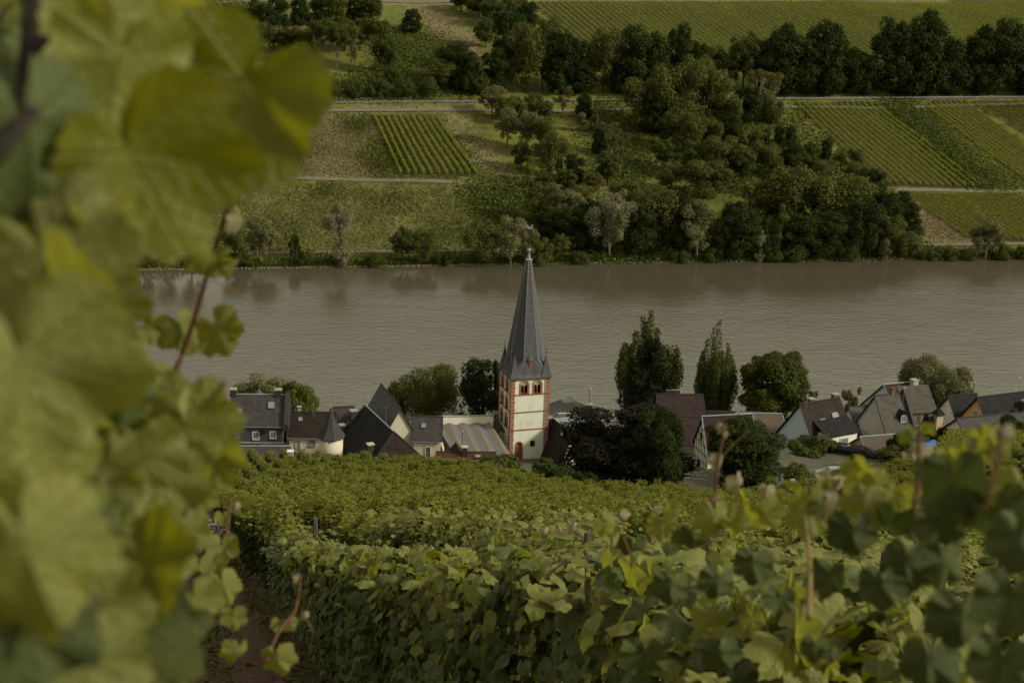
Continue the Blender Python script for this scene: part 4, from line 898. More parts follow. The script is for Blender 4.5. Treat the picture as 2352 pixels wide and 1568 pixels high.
A = PW(777, 983, 217.5); t = thing('timber_bay', 'small white bay with red timber framing beside the round stair turret', 'bay', (A.x, A.y, A.z-1.2), R(8))
MB().box(0, 2.0, 0, .9, -1, 1.0).ob('wall', K['white2'], t)
for x in (0, .55, 1.1, 1.65, 1.9): MB().box(x, x+.12, -.03, .2, -.9, 1.0).ob('timber', K['redwood'], t)
for z in (-.3, .35, .92): MB().box(0, 2.02, -.045, -.031, z, z+.1).ob('timber', K['redwood'], t)
MB().box(.7, 1.1, -.02, .1, -.15, .33).ob('window', K['frame'], t)
T4, b4, _ = house('black_slate_house', 'big black slate roof sloping to the left with pale curved ridge', 838, 929, 218, -65, 17, 7.4, 7.2, 'greige', 'sl_black', wh=4, w2=4.4, hip1=3.2, verge='verge', hipm='sl_brown',
    ex=[('ch', .8, -2.2, 1.6, 1.0, 'darkbrick', 'lead', 1.0), ('ch', 1.0, -4.2, 1.4, .9, 'darkbrick', 'lead', .9), ('ch', 13.2, -3.6, 1.7, .9, 'darkbrick', 'greige', .9), ('ant', 9.5, .2, 3.2)])
T5, b5, _ = house('steep_gable_house', 'tall cream gable house with steep blue slate roof behind the black roof', 875, 880, 226, -71, 13.2, 4.2, 7.4, 'cream', 'sl_spire', wh=5, ex=[('g1', -1.2, 7.2, .9, .8, 'stone', 'glass', 0, 0)])
T6, b6, _ = house('small_slate_house', 'small cream house with slate roof attached to the tall cream gable', 948, 955, 216, 2, 4.8, 3.0, 3.2, 'cream', 'sl_grey', wh=4.2, ex=[('sky', 1.8, .45, .6, .6), ('win', 2.6, 1.3, .8, 1.9, 'frame', 'glass', 0, 1)])
# workshop with striped roof
A = PW(1003, 958, 226); t = thing('workshop', 'pale workshop with striped dark and brown roof panels left of the tower', 'workshop', (A.x, A.y, A.z-7), R(9))
MB().box(0, 9.6, 0, .35, -2, 7).ob('back_wall', K['white2'], t); MB().box(0, .3, -10, 0, -3, 5.2).ob('side_wall', K['cream'], t)
MB().box(-.1, 9.7, -.05, .45, 7, 7.14).ob('coping', K['grey'], t)
for i in range(8):
    x = -.2+i*1.15; M = MB(); zz = .42 if i % 2 == 0 else 0
    roof_poly(M, [(x+3.6, -11.5, 1.9), (x+4.75, -11.5, 1.9+.0), (x+1.15, -.06, 5.9-.3), (x, -.06, 5.9+.12)] if i % 2 == 0 else [(x+3.6, -11.5, 1.9), (x+4.75, -11.5, 1.9), (x+1.15, -.06, 6.02), (x, -.06, 5.6)], .1)
    M.ob('roof_panel', K['pv'] if i % 2 == 0 else K['pb'], t)
A = PW(1058, 945, 236); t = thing('small_pyramid_roof', 'low slate pyramid roof behind the striped workshop', 'outbuilding', (A.x, A.y, A.z-4), R(15)); M = MB()
for k in range(4): q = [(-2.3, -2.3, 2.2), (2.3, -2.3, 2.2), (2.3, 2.3, 2.2), (-2.3, 2.3, 2.2)]; add_face(M, [q[k], q[(k+1) % 4], (0, 0, 4)])
M.ob('roof', K['sl_grey'], t); MB().box(-2, 2, -2, 2, -2, 2.3).ob('wall', K['grey'], t)
house('rust_slate_house', 'long low roof of rust brown mossy slates below the striped workshop', 1002, 1037, 207, 4, 9.3, 4.2, 3.0, 'greige', 'sl_rust', wh=3,
    ex=[('ch', 4.4, -.4, 1.2, .8, 'darkbrick', 'greige'), ('flue', 4.1, .6, 3.8, .11), ('ch', 6.4, -1.6, 1.0, .6, 'darkbrick', 'lead')])
house('garden_shed_gable', 'tiny grey gable with dark roof in front of the striped workshop', 1047, 1016, 212, -78, 3.4, 1.7, 1.9, 'grey', 'sl_black', wh=2.5, cat='outbuilding')
T9, _, _ = house('ivy_house', 'grey gable wall overgrown with ivy touching the left side of the tower', 1143, 958, 233, -82, 5.5, 3.4, 4.4, 'grey', 'sl_grey', wh=5)
n = 1500; p = np.column_stack([np.full(n, 5.35)+nr.random(n)*.15, nr.uniform(-3.2, 2.5, n), np.abs(nr.normal(0, 2.4, n))]); v, f = quads(p, nr.normal(size=(n, 3))+np.array([1.5, 0, 0]), .28*(.6+nr.random(n)))
o = link('ivy', mesh_np('ivy', v, f, K['L_dark']), T9); o['kind'] = 'stuff'
# right of the tower
house('steep_brown_house', 'steep brown slate roof and cream wall close behind the tower on its right', 1266, 958, 229, -68, 9, 2.4, 6.5, 'cream', 'sl_brown', wh=5.2, w2=2.6, ex=[('g1', .6, 2.8, .7, 1.3), ('ch', .6, -.6, 1.8, .9, 'darkbrick', 'lead')])
A = PW(1303, 916, 240); t = thing('zinc_pavilion', 'flat roofed block with zinc pyramid roof and glass lantern right of the tower', 'pavilion', (A.x, A.y, A.z-6), R(6))
M = MB(); q = [(-4, -3, 3.6), (4, -3, 3.6), (4, 3, 3.6), (-4, 3, 3.6)]; q2 = [(-.9, -.8, 5.6), (.9, -.8, 5.6), (.9, .8, 5.6), (-.9, .8, 5.6)]
for k in range(4): add_face(M, [q[k], q[(k+1) % 4], q2[(k+1) % 4], q2[k]])
zr = M.ob('roof', K['zinc'], t)
for k in range(4):
    for i in range(9):
        f_ = i/8; a = Vector(q[k]).lerp(Vector(q[(k+1) % 4]), f_); b = Vector(q2[k]).lerp(Vector(q2[(k+1) % 4]), f_); MB().tube([a+Vector((0, 0, .04)), b+Vector((0, 0, .04))], .045, 4).ob('seam', K['lead'], zr)
M = MB().box(-.9, .9, -.8, .8, 5.55, 6.0); ln = M.ob('lantern', K['frame'], t); M = MB(); q = [(-1, -.9, 6.0), (1, -.9, 6.0), (1, .9, 6.0), (-1, .9, 6.0)]
for k in range(4): M.quad(q[k], q[(k+1) % 4], (0, 0, 6.5))
M.ob('lantern_glass', K['skyglass'], ln)
MB().box(-3.9, 3.9, -2.9, 2.9, -4, 3.55).ob('wall', K['white2'], t)
A = PW(1283, 951, 228); t = thing('glass_roofed_extension', 'pale blue extension with sloping glass and steel roof strips behind the copper beech', 'extension', (A.x, A.y, A.z-5), R(4))
MB().box(.3, 8.5, -4.8, -.3, -4, 3.2).ob('wall', K['blue'], t); MB().prism([(-5, 3.1), (-.2, 3.1), (-.2, 5.0)], .3, 8.6, 'x').ob('side_wall', K['blue'], t)
for i in range(6):
    M = MB(); z0 = 5.06-i*.34; y0 = -.1-i*.85; roof_poly(M, [(0, y0-.78, z0-.31), (9, y0-.78, z0-.31), (9, y0, z0), (0, y0, z0)], .08); M.ob('roof_panel', K['skyglass'] if i % 2 else K['zinc'], t)
MB().box(-.1, 9.1, -.1, .3, 4.9, 5.2).ob('parapet', K['greige'], t)
chimney(t, 5.1, -.4, 4, 6.9, .9, 'darkbrick', 'lead'); MB().tube([(5.1, -.4, 6.9), (5.1, -.4, 9.6)], .14, 8).lathe([(.25, 9.5), (.27, 9.7), (.03, 9.9)], 8, (5.1, -.4)).ob('flue', K['steel'], t)
house('white_gable_house', 'dark roofed house with white gable hidden behind the tall spruce', 1429, 897, 238, 8, 10.5, 4.5, 5, 'white2', 'sl_red', wh=4, verge='verge', w2=3)
house('brown_barn', 'broad barn with large reddish brown slate roof right of the spruce', 1508, 905, 230, 4, 8.0, 5.2, 4.4, 'greige', 'sl_red', wh=4)
house('brown_barn_lower', 'lower brown roofed wing with grey wall below the broad barn', 1545, 956, 222, 4, 5.4, 5.2, 3.4, 'greige', 'sl_red', wh=5, cat='barn wing')
T13, b13, _ = house('timber_framed_house', 'white timber-framed gable house with black beams beside the copper beech', 1612, 956, 212, 14, 8.6, 3.4, 5.6, 'white2', 'sl_red', wh=6, verge='verge', ex=[('g0', .3, 7.6, .8, 1.1, 'blackwood'), ('g0', .6, 2.4, .8, 1.6, 'blackwood')])
for i in range(9):
    y_ = -3.0+i*.72; zt = 6+5.6*(1-abs(y_)/3.4)-.5; MB().box(.24, .31, y_, y_+.12, 0, max(1, zt)).ob('beam', K['blackwood'], T13)
for z in (1.4, 2.8, 4.2, 5.6, 7.0, 8.4): hw = 3.0 if z < 6 else 3.4*(1-(z-6)/5.6)-.2; MB().box(.232, .239, -hw, hw, z, z+.13).ob('beam', K['blackwood'], T13)
house('low_dark_roof', 'long low dark roof behind the timber-framed house', 1612, 944, 229, 3, 10, 3, 1.8, 'greige', 'sl_black', wh=3, cat='outbuilding')
house('gravel_roofed_house', 'low brown roof with pale trim behind the round maple foliage', 1690, 948, 219, 3, 7.6, 6.2, 2.4, 'greige', 'gravel', wh=3, verge='verge')
T15, b15, _ = house('pale_blue_gable_house', 'house with windowless pale blue gable and brown roof with two roof windows', 1836, 928, 209, 30, 8.2, 5.0, 6.4, 'blue', 'sl_brown', wh=5.4,
    ex=[('ch', 2.6, .3, .8, .9, 'brick', 'lead', .7), ('ch', 7.5, .3, .9, 1.0, 'brick', 'lead', .7), ('sky', 3.3, .58, 1.1, 1.7), ('sky', 6.0, .5, 1.1, 1.7), ('ant', .9, -.6, 2.6)])
MB().box(1.6, 7.9, -4.9, -1.0, -3, 7.9).ob('front_extension', K['white2'], T15)
M = MB(); roof_poly(M, [(1.3, -5.4, 7.9), (8.2, -5.4, 7.9), (8.2, -2.0, 9.5), (1.3, -2.0, 9.5)]); M.ob('extension_roof', K['sl_black'], T15)
ex_ = T15
P = lambda u, v, d: (5.3+u, -4.9+d, 5.6+v); window(T15, P, 1.7, 1.5, 'frame', 'skyglass', 0, 0)
d_ = MB().box(2.5, 3.5, -4.98, -4.88, 4.4, 7.1).ob('door', K['greige'], T15); MB().box(3.3, 3.38, -5.04, -4.98, 5.5, 5.7).ob('handle', K['steel'], d_)
MB().lathe([(.45, 2.0), (.45, 4.2), (.6, 4.3), (.25, 4.7), (.02, 5.1)], 12, (.1, -5.9)).ob('white_chimney', K['paint'], T15)
# black stairs and balcony
A = PW(1925, 1008, 203); t = thing('wooden_stair', 'black wooden outside stair with picket railings below the white extension', 'stair', (A.x, A.y, A.z-1.4), R(-22))
MB().box(0, 4.2, -.6, .9, -.12, 0).ob('landing', K['blackwood'], t); MB().box(-.3, 7.5, -.5, .8, -3.6, -.35).prism([(4.2, 0), (7.6, -2.4), (7.6, -2.7), (4.2, -.3)], -.6, .9, 'y').ob('flight', K['blackwood'], t)
M = MB().box(0, 4.2, -.64, -.58, 1.0, 1.08).box(0, 4.2, -.64, -.58, .12, .2); M.prism([(4.2, 1.08), (7.6, -1.32), (7.6, -1.4), (4.2, 1.0)], -.64, -.58, 'y'); M.ob('handrail', K['blackwood'], t)
pk = MB().box(-.045, .045, -.66, -.57, 0, 1.2).mesh('picket', K['blackwood'])
for i in range(26): link('picket', pk, t, (.08+i*.165, 0, 0))
for i in range(20): link('picket', pk, t, (4.3+i*.165, 0, -.05-i*.165*.7))
A = PW(1878, 998, 203.5); t = thing('balcony_fence', 'short weathered board fence beside the black wooden stair', 'fence', (A.x, A.y, A.z-1.1), R(8))
for i in range(5): MB().box(0, 1.9, -.04, .04, .05+i*.22, .22+i*.22).ob('board', K['post'], t)
for x in (0, .9, 1.85): MB().box(x, x+.08, .041, .12, -.3, 1.2).ob('post', K['post'], t)
house('grey_slate_wing', 'plain wing with pale grey slate roof between the blue gable house and grey gable', 1949, 934, 219, 18, 4.2, 4.6, 5.0, 'greige', 'sl_pale', wh=4.5)
T17, b17, _ = house('grey_gable_house', 'grey rendered house with mossy slate roof and one white framed dormer', 2008, 909, 214, 24, 5.4, 4.6, 6.4, 'greige', 'sl_pale', wh=5.6,
    ex=[('ch', 3.6, .1, 1.0, .6, 'stone', 'brick'), ('dorm', 3.9, .62, 1.2, 1.3, 'darkbrick', 'sl_black'), ('win', 3.9, 1.4, .9, 1.7, 'frame', 'glass', 1, 3), ('ant', 5.0, -1.0, 3)])
MB().prism([(-4.7, 0), (4.6, 0), (4.6, 5.6), (.05, 12.6), (-.35, 12.6), (-4.9, 5.8)], 5.4, 5.85, 'x').ob('gable_parapet', K['sl_pale'], T17)
MB().box(.2, .32, -4.25, 4.2, -3, 5.6).ob('gable_face', K['grey'], T17)
T18, b18, _ = house('pale_blue_white_house', 'tall house with sky blue gable and dark brown roof, chimney at its right end', 2029, 883, 226, 22, 6.0, 5.8, 5.4, 'blue', 'sl_brown', wh=6, verge='lead',
    ex=[('ch', 5.5, -.9, 1.4, 1.0, 'greige', 'verge'), ('sky', 3.5, .35, .8, .9, 'pb')])
A = PW(2094, 945, 216); t = thing('red_window_annex', 'annex with a band of three red framed windows under a slate lean-to', 'annex', (A.x, A.y, A.z-5), R(14))
MB().box(0, 4.2, 0, 4, -3, 4.9).ob('wall', K['greige'], t); M = MB(); roof_poly(M, [(-.3, -.4, 4.8), (4.5, -.4, 4.8), (4.5, 3.6, 8.2), (-1.2, 3.6, 8.2)]); M.ob('roof', K['sl_pale'], t)
for i in range(3): P = lambda u, v, d, i=i: (.75+i*1.3+u, d, 3.1+v); window(t, P, .95, 1.25, 'wood', 'skyglass', 0, 0)
M = MB(); roof_poly(M, [(-.3, -1.8, 1.4), (4.4, -1.8, 1.4), (4.4, 0, 2.5), (-.3, 0, 2.5)]); M.ob('lean_to_roof', K['sl_brown'], t); MB().box(0, 4.2, -1.5, -.01, -3, 1.4).ob('front_wall', K['white2'], t)
house('gravel_gable_outbuilding', 'low outbuilding with brown gravelly roof and pale trim before the grey gable house', 1975, 1003, 204, 17, 7.5, 4.6, 3.2, 'greige', 'gravel', wh=2, w2=3, verge='verge', cat='outbuilding')
T20, _, _ = house('white_gable_cottage', 'cottage with white gable and black slate roof left of the orange gable', 2177, 910, 221, 22, 5.8, 4.2, 5.2, 'white2', 'sl_black', wh=4.5, ex=[('flue', 5.2, .1, 2.2, .13), ('ch', 4.4, -2.2, 1.2, .7, 'brick', 'lead', .6)])
M = MB(); M.lathe([(.02, 0), (.25, .05), (.42, .16), (.43, .18)], 14); o = M.ob('satellite_dish', K['orange'], T20); o.location = (3.7, -2.0, 8.0); o.rotation_euler = (R(60), 0, R(-30))
A = PW(2157, 936, 214); t = thing('stone_pillar', 'stone gate pillar with small pointed roof left of the white cottage', 'pillar', (A.x, A.y, A.z-4.6), R(20))
MB().box(-.6, .6, -.6, .6, -2, 3.6).ob('shaft', K['greige'], t); M = MB(); q = [(-.85, -.85, 3.55), (.85, -.85, 3.55), (.85, .85, 3.55), (-.85, .85, 3.55)]
for k in range(4): add_face(M, [q[k], q[(k+1) % 4], (0, 0, 4.7)])
M.ob('cap', K['sl_black'], t)
T21, _, _ = house('orange_gable_house', 'house with orange gable wall and long dark slate roof at the right edge', 2244, 912, 216, 24, 16, 4.2, 5.2, 'orange', 'sl_black', wh=5,
    ex=[('g0', .1, 6.6, .9, 1.3), ('ch', 8.2, -2.0, 1.6, .9, 'darkbrick', 'lead', .8, 1), ('ant', 8.6, .1, 3.0), ('dorm', 5.8, .72, 1.0, 1.1, 'brick', 'sl_black'), ('ch', 7.2, -3.0, .5, .9, 'darkbrick', 'lead')])
A = PW(2163, 968, 211); t = thing('terrace_trellis', 'orange red trellis fence around a small terrace below the white cottage', 'trellis', (A.x, A.y, A.z-1.2), R(12))
MB().box(0, 2.6, .8, .9, -.9, .2).box(-.1, 2.8, -.1, .8, -1, -.8).ob('terrace', K['orange'], t)
for i in range(9): MB().box(i*.32, i*.32+.1, -.05, 0, -.8, .9).ob('slat', K['terrace'], t)
for i in range(4): MB().box(0, 2.7, -.08, -.051, -.6+i*.45, -.5+i*.45).ob('rail', K['terrace'], t)
house('tile_roofed_barn', 'barn with ribbed dark tile roof and white gable in front of the orange house', 2197, 961, 203, 20, 12.5, 4.4, 3.6, 'white2', 'tile_dark', wh=4.2, cat='barn')
house('distant_roof', 'small dark pyramid-like roof top behind the white cottage', 2192, 898, 228, 20, 3, 2.4, 2.6, 'grey', 'sl_black', wh=4, hip0=1.2, hip1=1.2, cat='house')
# tarp, signs, railings
A = PW(2150, 1026, 195); M = MB(); g = random.Random(3); n = 8
V_ = [[(x*.42, y*.32, .12*math.sin(x*1.1+y)+.5-.06*abs(y-4)) for x in range(n)] for y in range(n)]
for a in range(n-1):
    for b in range(n-1): M.quad(V_[a][b], V_[a][b+1], V_[a+1][b+1], V_[a+1][b])
o = M.ob('blue_tarp', K['tarp'], smooth=True); o.location = (A.x-1.4, A.y-1, A.z-.8); o.rotation_euler = (R(10), R(-8), R(25)); tag(o, 'crumpled blue tarpaulin cover between round bushes at right', 'tarpaulin')
def railing(label, p0, p1, y0, y1, n, h=1.1):
    a, b = PW(*p0, y0), PW(*p1, y1); a.z -= h; b.z -= h
    t = thing('railing', label, 'railing', a, 0); d = b-a
    for i in range(n): q = d*(i/(n-1)); MB().tube([q+Vector((0, 0, -.6)), q+Vector((0, 0, h))], .035, 5).ob('post', K['steel'], t)
    for z in (h, h*.5): MB().tube([(0, 0, z), d+Vector((0, 0, z))], .035, 5).ob('rail', K['steel'], t)
    return t
railing('galvanised railing along the path below the rust brown roof', (978, 1052), (1105, 1058), 188, 190, 5)
railing('second lower galvanised railing between vines and the rust brown roof', (1000, 1068), (1090, 1073), 182, 183, 4)
railing('galvanised railing right of the tower foot beside shrubs', (1243, 1064), (1300, 1068), 190, 190, 3)
railing('galvanised railing between the copper beech and the round tree', (1573, 1088), (1628, 1092), 180, 180, 4)
p0 = PW(440, 1206, 47); p1 = PW(527, 1203, 47.5); M = MB().tube([p0, p1], .045, 6); o = M.ob('barrier_pole', K['steel']); tag(o, 'pale metal pole across the end of the dirt path between vines', 'barrier')
for (x, y, d, w, l) in ((1277, 1118, 120, .38, 'small white notice on a stake among far vines right of the tower'), (1821, 1102, 130, .45, 'small white notice on a stake at the vineyard edge near the car park')):
    A = PW(x, y, d); t = thing('notice_sign', l, 'sign', (A.x, A.y, A.z-.8)); MB().box(-w/2, w/2, -.02, .0, .45, .45+w*1.1).ob('board', K['paint'], t); MB().box(-.03, .03, .001, .06, -1.2, .9).ob('stake', K['post'], t)
    M = MB()
    for i in range(3): M.box(-w*.36, w*.3-i*.04, -.026, -.021, .55+i*.1, .58+i*.1)
    M.ob('print_lines', K['blackwood'], t)
# parking, car
A = PW(1908, 1092, 192)
cz = A.z
def zflat(x, y): return cz-.02
M = MB().box(-9, 7, -7.5, 3, -2.5, -.04); o = M.ob('car_park', K['asphalt'], kind='structure'); o.location = (A.x, A.y, cz); o.rotation_euler = (0, 0, R(4))
def make_car(label, loc, rz, paint, name='parked_car'):
    t = thing(name, label, 'car', loc, rz)
    L_, Wc = 4.35, 1.72
    low = [(0, .3), (.02, .62), (.12, .78), (1.0, .98), (1.35, 1.02), (1.9, 1.42), (2.4, 1.5), (3.7, 1.46), (4.12, 1.28), (4.33, .9), (4.35, .42), (4.2, .24), (.15, .22)]
    def sec(p): x, z = p; k = 1 if z < .95 else 1-(z-.95)*.32; return k
    M = MB(); n = len(low); ys_ = [-1, -.93, .93, 1]; ins = [.93, 1, 1, .93]
    rg = []
    for y_, sc_ in zip(ys_, ins):
        rg.append([(L_/2+(x-L_/2)*sc_, y_*Wc/2*sec((x, z)), .22+(z-.22)*(1 if sc_ == 1 else .97)) for x, z in low])
    for a, b in zip(rg, rg[1:]):
        for i in range(n): j = (i+1) % n; M.quad(a[i], a[j], b[j], b[i])
    M.quad(*rg[0][::-1]); M.quad(*rg[-1]); bd = M.ob('body', paint, t)
    for s in (-1, 1):
        yy = lambda z: s*(Wc/2*(1-max(0, z-.95)*.32)+.012)
        for q in ([(1.55, 1.0), (2.45, 1.0), (2.45, 1.4), (1.98, 1.36)], [(2.53, 1.0), (3.3, 1.0), (3.3, 1.39), (2.53, 1.41)], [(3.38, 1.03), (3.98, 1.1), (3.8, 1.34), (3.38, 1.38)]):
            M = MB().quad(*[(x, yy(z), z) for x, z in q]); M.quad(*[(x, yy(z)-s*.03, z) for x, z in q][::-1]); M.ob('side_window', K['glass'], t)
        MB().box(2.3, 2.5, *sorted((s*.9, s*1.02)), .98, 1.1).ob('mirror', paint, t) if False else MB().box(1.45, 1.6, *sorted((s*.85, s*1.0)), 1.0, 1.12).ob('mirror', paint, t)
        for cx in (.85, 3.45):
            w_ = bpy.data.objects.new('wheel', None); col.objects.link(w_); w_.parent = t; w_.location = (cx, s*.76, .31)
            M = MB().lathe([(.2, -.1), (.31, -.1), (.31, .1), (.2, .1)], 20); ty = M.ob('tyre', K['blackwood'], w_); ty.rotation_euler = (R(90), 0, 0)
            M = MB().lathe([(.05, -.11), (.2, -.105), (.2, .105), (.05, .11)], 10); rm_ = M.ob('rim', K['steel'], w_); rm_.rotation_euler = (R(90), 0, 0)
        M = MB().box(4.18, 4.37, *sorted((s*.6, s*.84)), .82, 1.16).ob('tail_light', mat('tail_red', (.6, .03, .02), rough=.3) if 'tl' not in K else K['tl'], t); K['tl'] = bpy.data.materials['tail_red']
        MB().box(.0, .2, *sorted((s*.5, s*.8)), .62, .76).ob('headlight', K['skyglass'], t)
        MB().tube([(1.95, s*.62, 1.5), (3.7, s*.62, 1.52)], .025, 5).ob('roof_rail', K['blackwood'], t)
    M = MB().quad((1.42, -.62, 1.09), (1.42, .62, 1.09), (1.86, .56, 1.42), (1.86, -.56, 1.42)); M.ob('windscreen', K['glass'], t)
    M = MB().quad((3.99, .6, 1.37), (3.99, -.6, 1.37), (4.28, -.64, 1.04), (4.28, .64, 1.04)); M.ob('rear_window', K['glass'], t)
    MB().box(4.3, 4.37, -.26, .26, .62, .74).ob('number_plate', K['paint'], t)
    return t
silver = mat('silver_car_paint', (.42, .43, .45), (.36, .37, .39), .5, .3, 0, metal=.5, spec=.6)
make_car('silver estate car parked below the black wooden stair', Vector((PW(1872, 1082, 192).x, 191.2, cz-.03)), R(8), silver)
make_car('green car mostly hidden behind the vineyard edge', (A.x-6.5, A.y-6.2, cz-.02), R(12), mat('green_car_paint', (.015, .1, .055), (.012, .08, .045), .5, .3, 0, metal=.2))
# overhead wire
M = MB(); a = PW(660, 1012, 212); b = PW(905, 932, 215)
M.tube([a.lerp(b, i/10)-Vector((0, 0, 4*.5*(i/10)*(1-i/10))) for i in range(11)], .02, 4); o = M.ob('cable', K['blackwood']); tag(o, 'thin overhead cable between the cream house and the steep gable', 'cable')
M = MB(); a = PW(1880, 950, 212); b = PW(2240, 925, 216)
M.tube([a.lerp(b, i/10)-Vector((0, 0, 3*.5*(i/10)*(1-i/10))) for i in range(11)], .02, 4); o = M.ob('cable', K['blackwood']); tag(o, 'thin overhead cable above the grey gable house', 'cable')

# ------------------------------------------------------------------ trees on the village side
def big_tree(name, label, cat, cx, top, base, wpx, y, kind, lm, n, ls, seed, trunk='bark', tr=.02, nat=.7):
    pc = PW(cx, (top+base)/2, y); z1 = PW(cx, top, y).z; zb = min(PW(cx, base, y).z, float(near_z(pc.x, y))+.3) if base < 1030 else PW(cx, base, y).z
    zg = zb; h = z1-zg; wm = wpx/F*proj(pc.x, y, pc.z)[2]/nat
    tree_proto('_'+name+str(seed), kind, lm, n, ls, seed, trunk, tr); cm, tm = TP['_'+name+str(seed)]
    T = thing(name, label, cat, (pc.x, y, zg)); T.scale = (wm, wm, h); link('crown', cm, T); link('trunk', tm, T); return T
big_tree('willow_tree', 'wispy grey willow rising behind the large slate house', 'tree', 612, 860, 960, 150, 240, 'willow', 'L_willow', 12000, .022, 201, 'palebark')
big_tree('round_tree', 'dense bright green round tree behind the slate house chimney', 'tree', 678, 874, 975, 92, 232, 'dense', 'L_bright', 22000, .035, 202)
big_tree('round_tree', 'bright green tree just behind the steep blue slate roof', 'tree', 906, 876, 975, 56, 238, 'dense', 'L_bright', 12000, .04, 203)
big_tree('willow_tree', 'broad olive willow with visible branches above the striped workshop', 'tree', 990, 843, 975, 150, 240, 'weeping', 'L_olive', 26000, .02, 204, 'bark', .022, .85)
big_tree('locust_tree', 'dark loose leaved tree immediately left of the tower', 'tree', 1108, 815, 975, 105, 236, 'willow', 'L_dark', 9000, .03, 205, 'bark', .018)
big_tree('locust_tree', 'slender dark tree touching the tower on its left', 'tree', 1142, 822, 985, 50, 238, 'loose', 'L_dark', 4500, .045, 206)
big_tree('poplar_tree', 'tall multi topped poplar left of centre of the riverside trees', 'tree', 1488, 720, 950, 150, 244, 'poplar', 'L_mid', 40000, .017, 207, 'bark', .02, .57)
big_tree('poplar_tree', 'pointed poplar standing between the spruce and the round maple', 'tree', 1645, 740, 955, 108, 244, 'poplar', 'L_mid', 28000, .017, 208, 'bark', .018, .58)
big_tree('maple_tree', 'large round maple on the near riverbank', 'tree', 1785, 794, 958, 172, 240, 'round', 'L_mid', 34000, .021, 209, 'bark', .022, .66)
big_tree('small_tree', 'small grey green tree behind the ridge of the blue gable house', 'tree', 1955, 890, 960, 44, 232, 'loose', 'L_willow', 3000, .05, 210)
big_tree('small_tree', 'low grey green shrub tree right of the round maple', 'tree', 1866, 900, 960, 50, 238, 'loose', 'L_olive', 3000, .05, 216)
big_tree('willow_tree', 'large weeping willow behind the right hand houses', 'tree', 2152, 822, 985, 168, 238, 'weeping', 'L_willow', 42000, .02, 211, 'bark', .022, .85)
big_tree('copper_beech', 'huge dark copper beech in front of the barn', 'tree', 1440, 922, 1130, 300, 186, 'wall', 'L_purple', 60000, .02, 212, 'bark', .03, .74)
big_tree('walnut_tree', 'dark green tree growing in front of the copper beech', 'tree', 1512, 922, 1120, 120, 180, 'wall', 'L_dark', 26000, .022, 213, 'bark', .03, .74)
big_tree('round_tree', 'dark green spreading tree in front of the timber-framed house', 'tree', 1712, 958, 1115, 205, 184, 'wall', 'L_dark', 42000, .022, 214, 'bark', .03, .74)
big_tree('small_tree', 'round green tree beside the silver car', 'tree', 1875, 1003, 1062, 125, 204, 'bush', 'L_mid', 12000, .07, 215, nat=1.25)
big_tree('shrub', 'pale green shrub at the vineyard edge left of the car park', 'shrub', 1830, 1062, 1110, 66, 172, 'bush', 'L_olive', 5000, .08, 217, nat=1.3)
for i, (cx, tp, bs, w, y, lm, lab) in enumerate([(1140, 1046, 1112, 130, 178, 'L_mid', 'large shrub left below the tower door'), (1095, 1068, 1112, 60, 176, 'L_mid', 'small shrub beside the galvanised railing'), (1248, 1051, 1080, 56, 205, 'L_mid', 'clipped shrub right below the tower'),
        (1285, 1070, 1122, 120, 174, 'L_dark', 'dark shrub mass left of the copper beech'), (1210, 1080, 1118, 70, 174, 'L_dark', 'dark shrub at the foot of the tower'), (1345, 1080, 1125, 60, 172, 'L_dark', 'low dark shrub under the copper beech'),
        (2062, 992, 1050, 54, 200, 'L_dark', 'dark oval shrub left of the blue tarpaulin'), (2181, 998, 1032, 38, 198, 'L_mid', 'round box bush by the white barn gable'), (2226, 996, 1030, 36, 197, 'L_mid', 'round box bush left of the ribbed barn roof'),
        (2318, 957, 1000, 90, 198, 'L_dark', 'dark hedge at the right edge beside the ribbed roof'), (2130, 950, 1010, 40, 208, 'L_purple', 'purple leaved shrub right of the red window annex'), (2160, 975, 1035, 56, 202, 'L_purple', 'purple leaved bush below the orange trellis'),
        (1965, 1040, 1078, 40, 196, 'L_mid', 'small bush behind the silver car'), (2050, 1025, 1060, 80, 190, 'L_mid', 'leafy shrubs in front of the gravelly roof')]):
    big_tree('shrub', lab, 'shrub', cx, tp, bs, w, y, 'bush', lm, 5000, .085, 230+i, nat=1.3)
# spruce with drooping boughs
A = PW(1490, 930, 236); zt = PW(1490, 768, 236).z; zg = float(near_z(A.x, 236)); h = zt-zg
T = thing('spruce_tree', 'dark shaggy spruce with drooping boughs in front of the tall poplar', 'tree', (A.x, 236, zg)); g = random.Random(5)
MB().tube([(0, 0, -.3), (.2, 0, h*.5), (0, 0, h)], .35, 8, .05).ob('trunk', K['bark'], T, True); P_ = []; 
for lvl in range(26):
    z = h*(.12+.84*lvl/25); rad = (1-lvl/26)**.55*6.0+.3
    for k in range(6):
        a = g.uniform(0, 6.28); rr = rad*g.uniform(.75, 1.1)
        if k == 0 and lvl == 9: a, rr = .05, 6.6
        M = MB(); pts = [(rr*t_*math.cos(a), rr*t_*math.sin(a), z+rr*(-.28*t_+.42*t_*t_)) for t_ in (0, .33, .66, 1)]
        for t_ in np.linspace(.1, 1, int(10+rr*9)):
            q = np.array([rr*t_*math.cos(a), rr*t_*math.sin(a), z+rr*(-.28*t_+.42*t_*t_)])
            for _ in range(4): P_.append(q+np.array([g.gauss(0, .22), g.gauss(0, .22), -abs(g.gauss(0, .38))]))
P_ = np.array(P_); v, f = quads(P_, nr.normal(size=P_.shape)*np.array([1, 1, .4]), .38*(.5+nr.random(len(P_))), .45); link('crown', mesh_np('crown', v, f, K['L_spruce']), T)
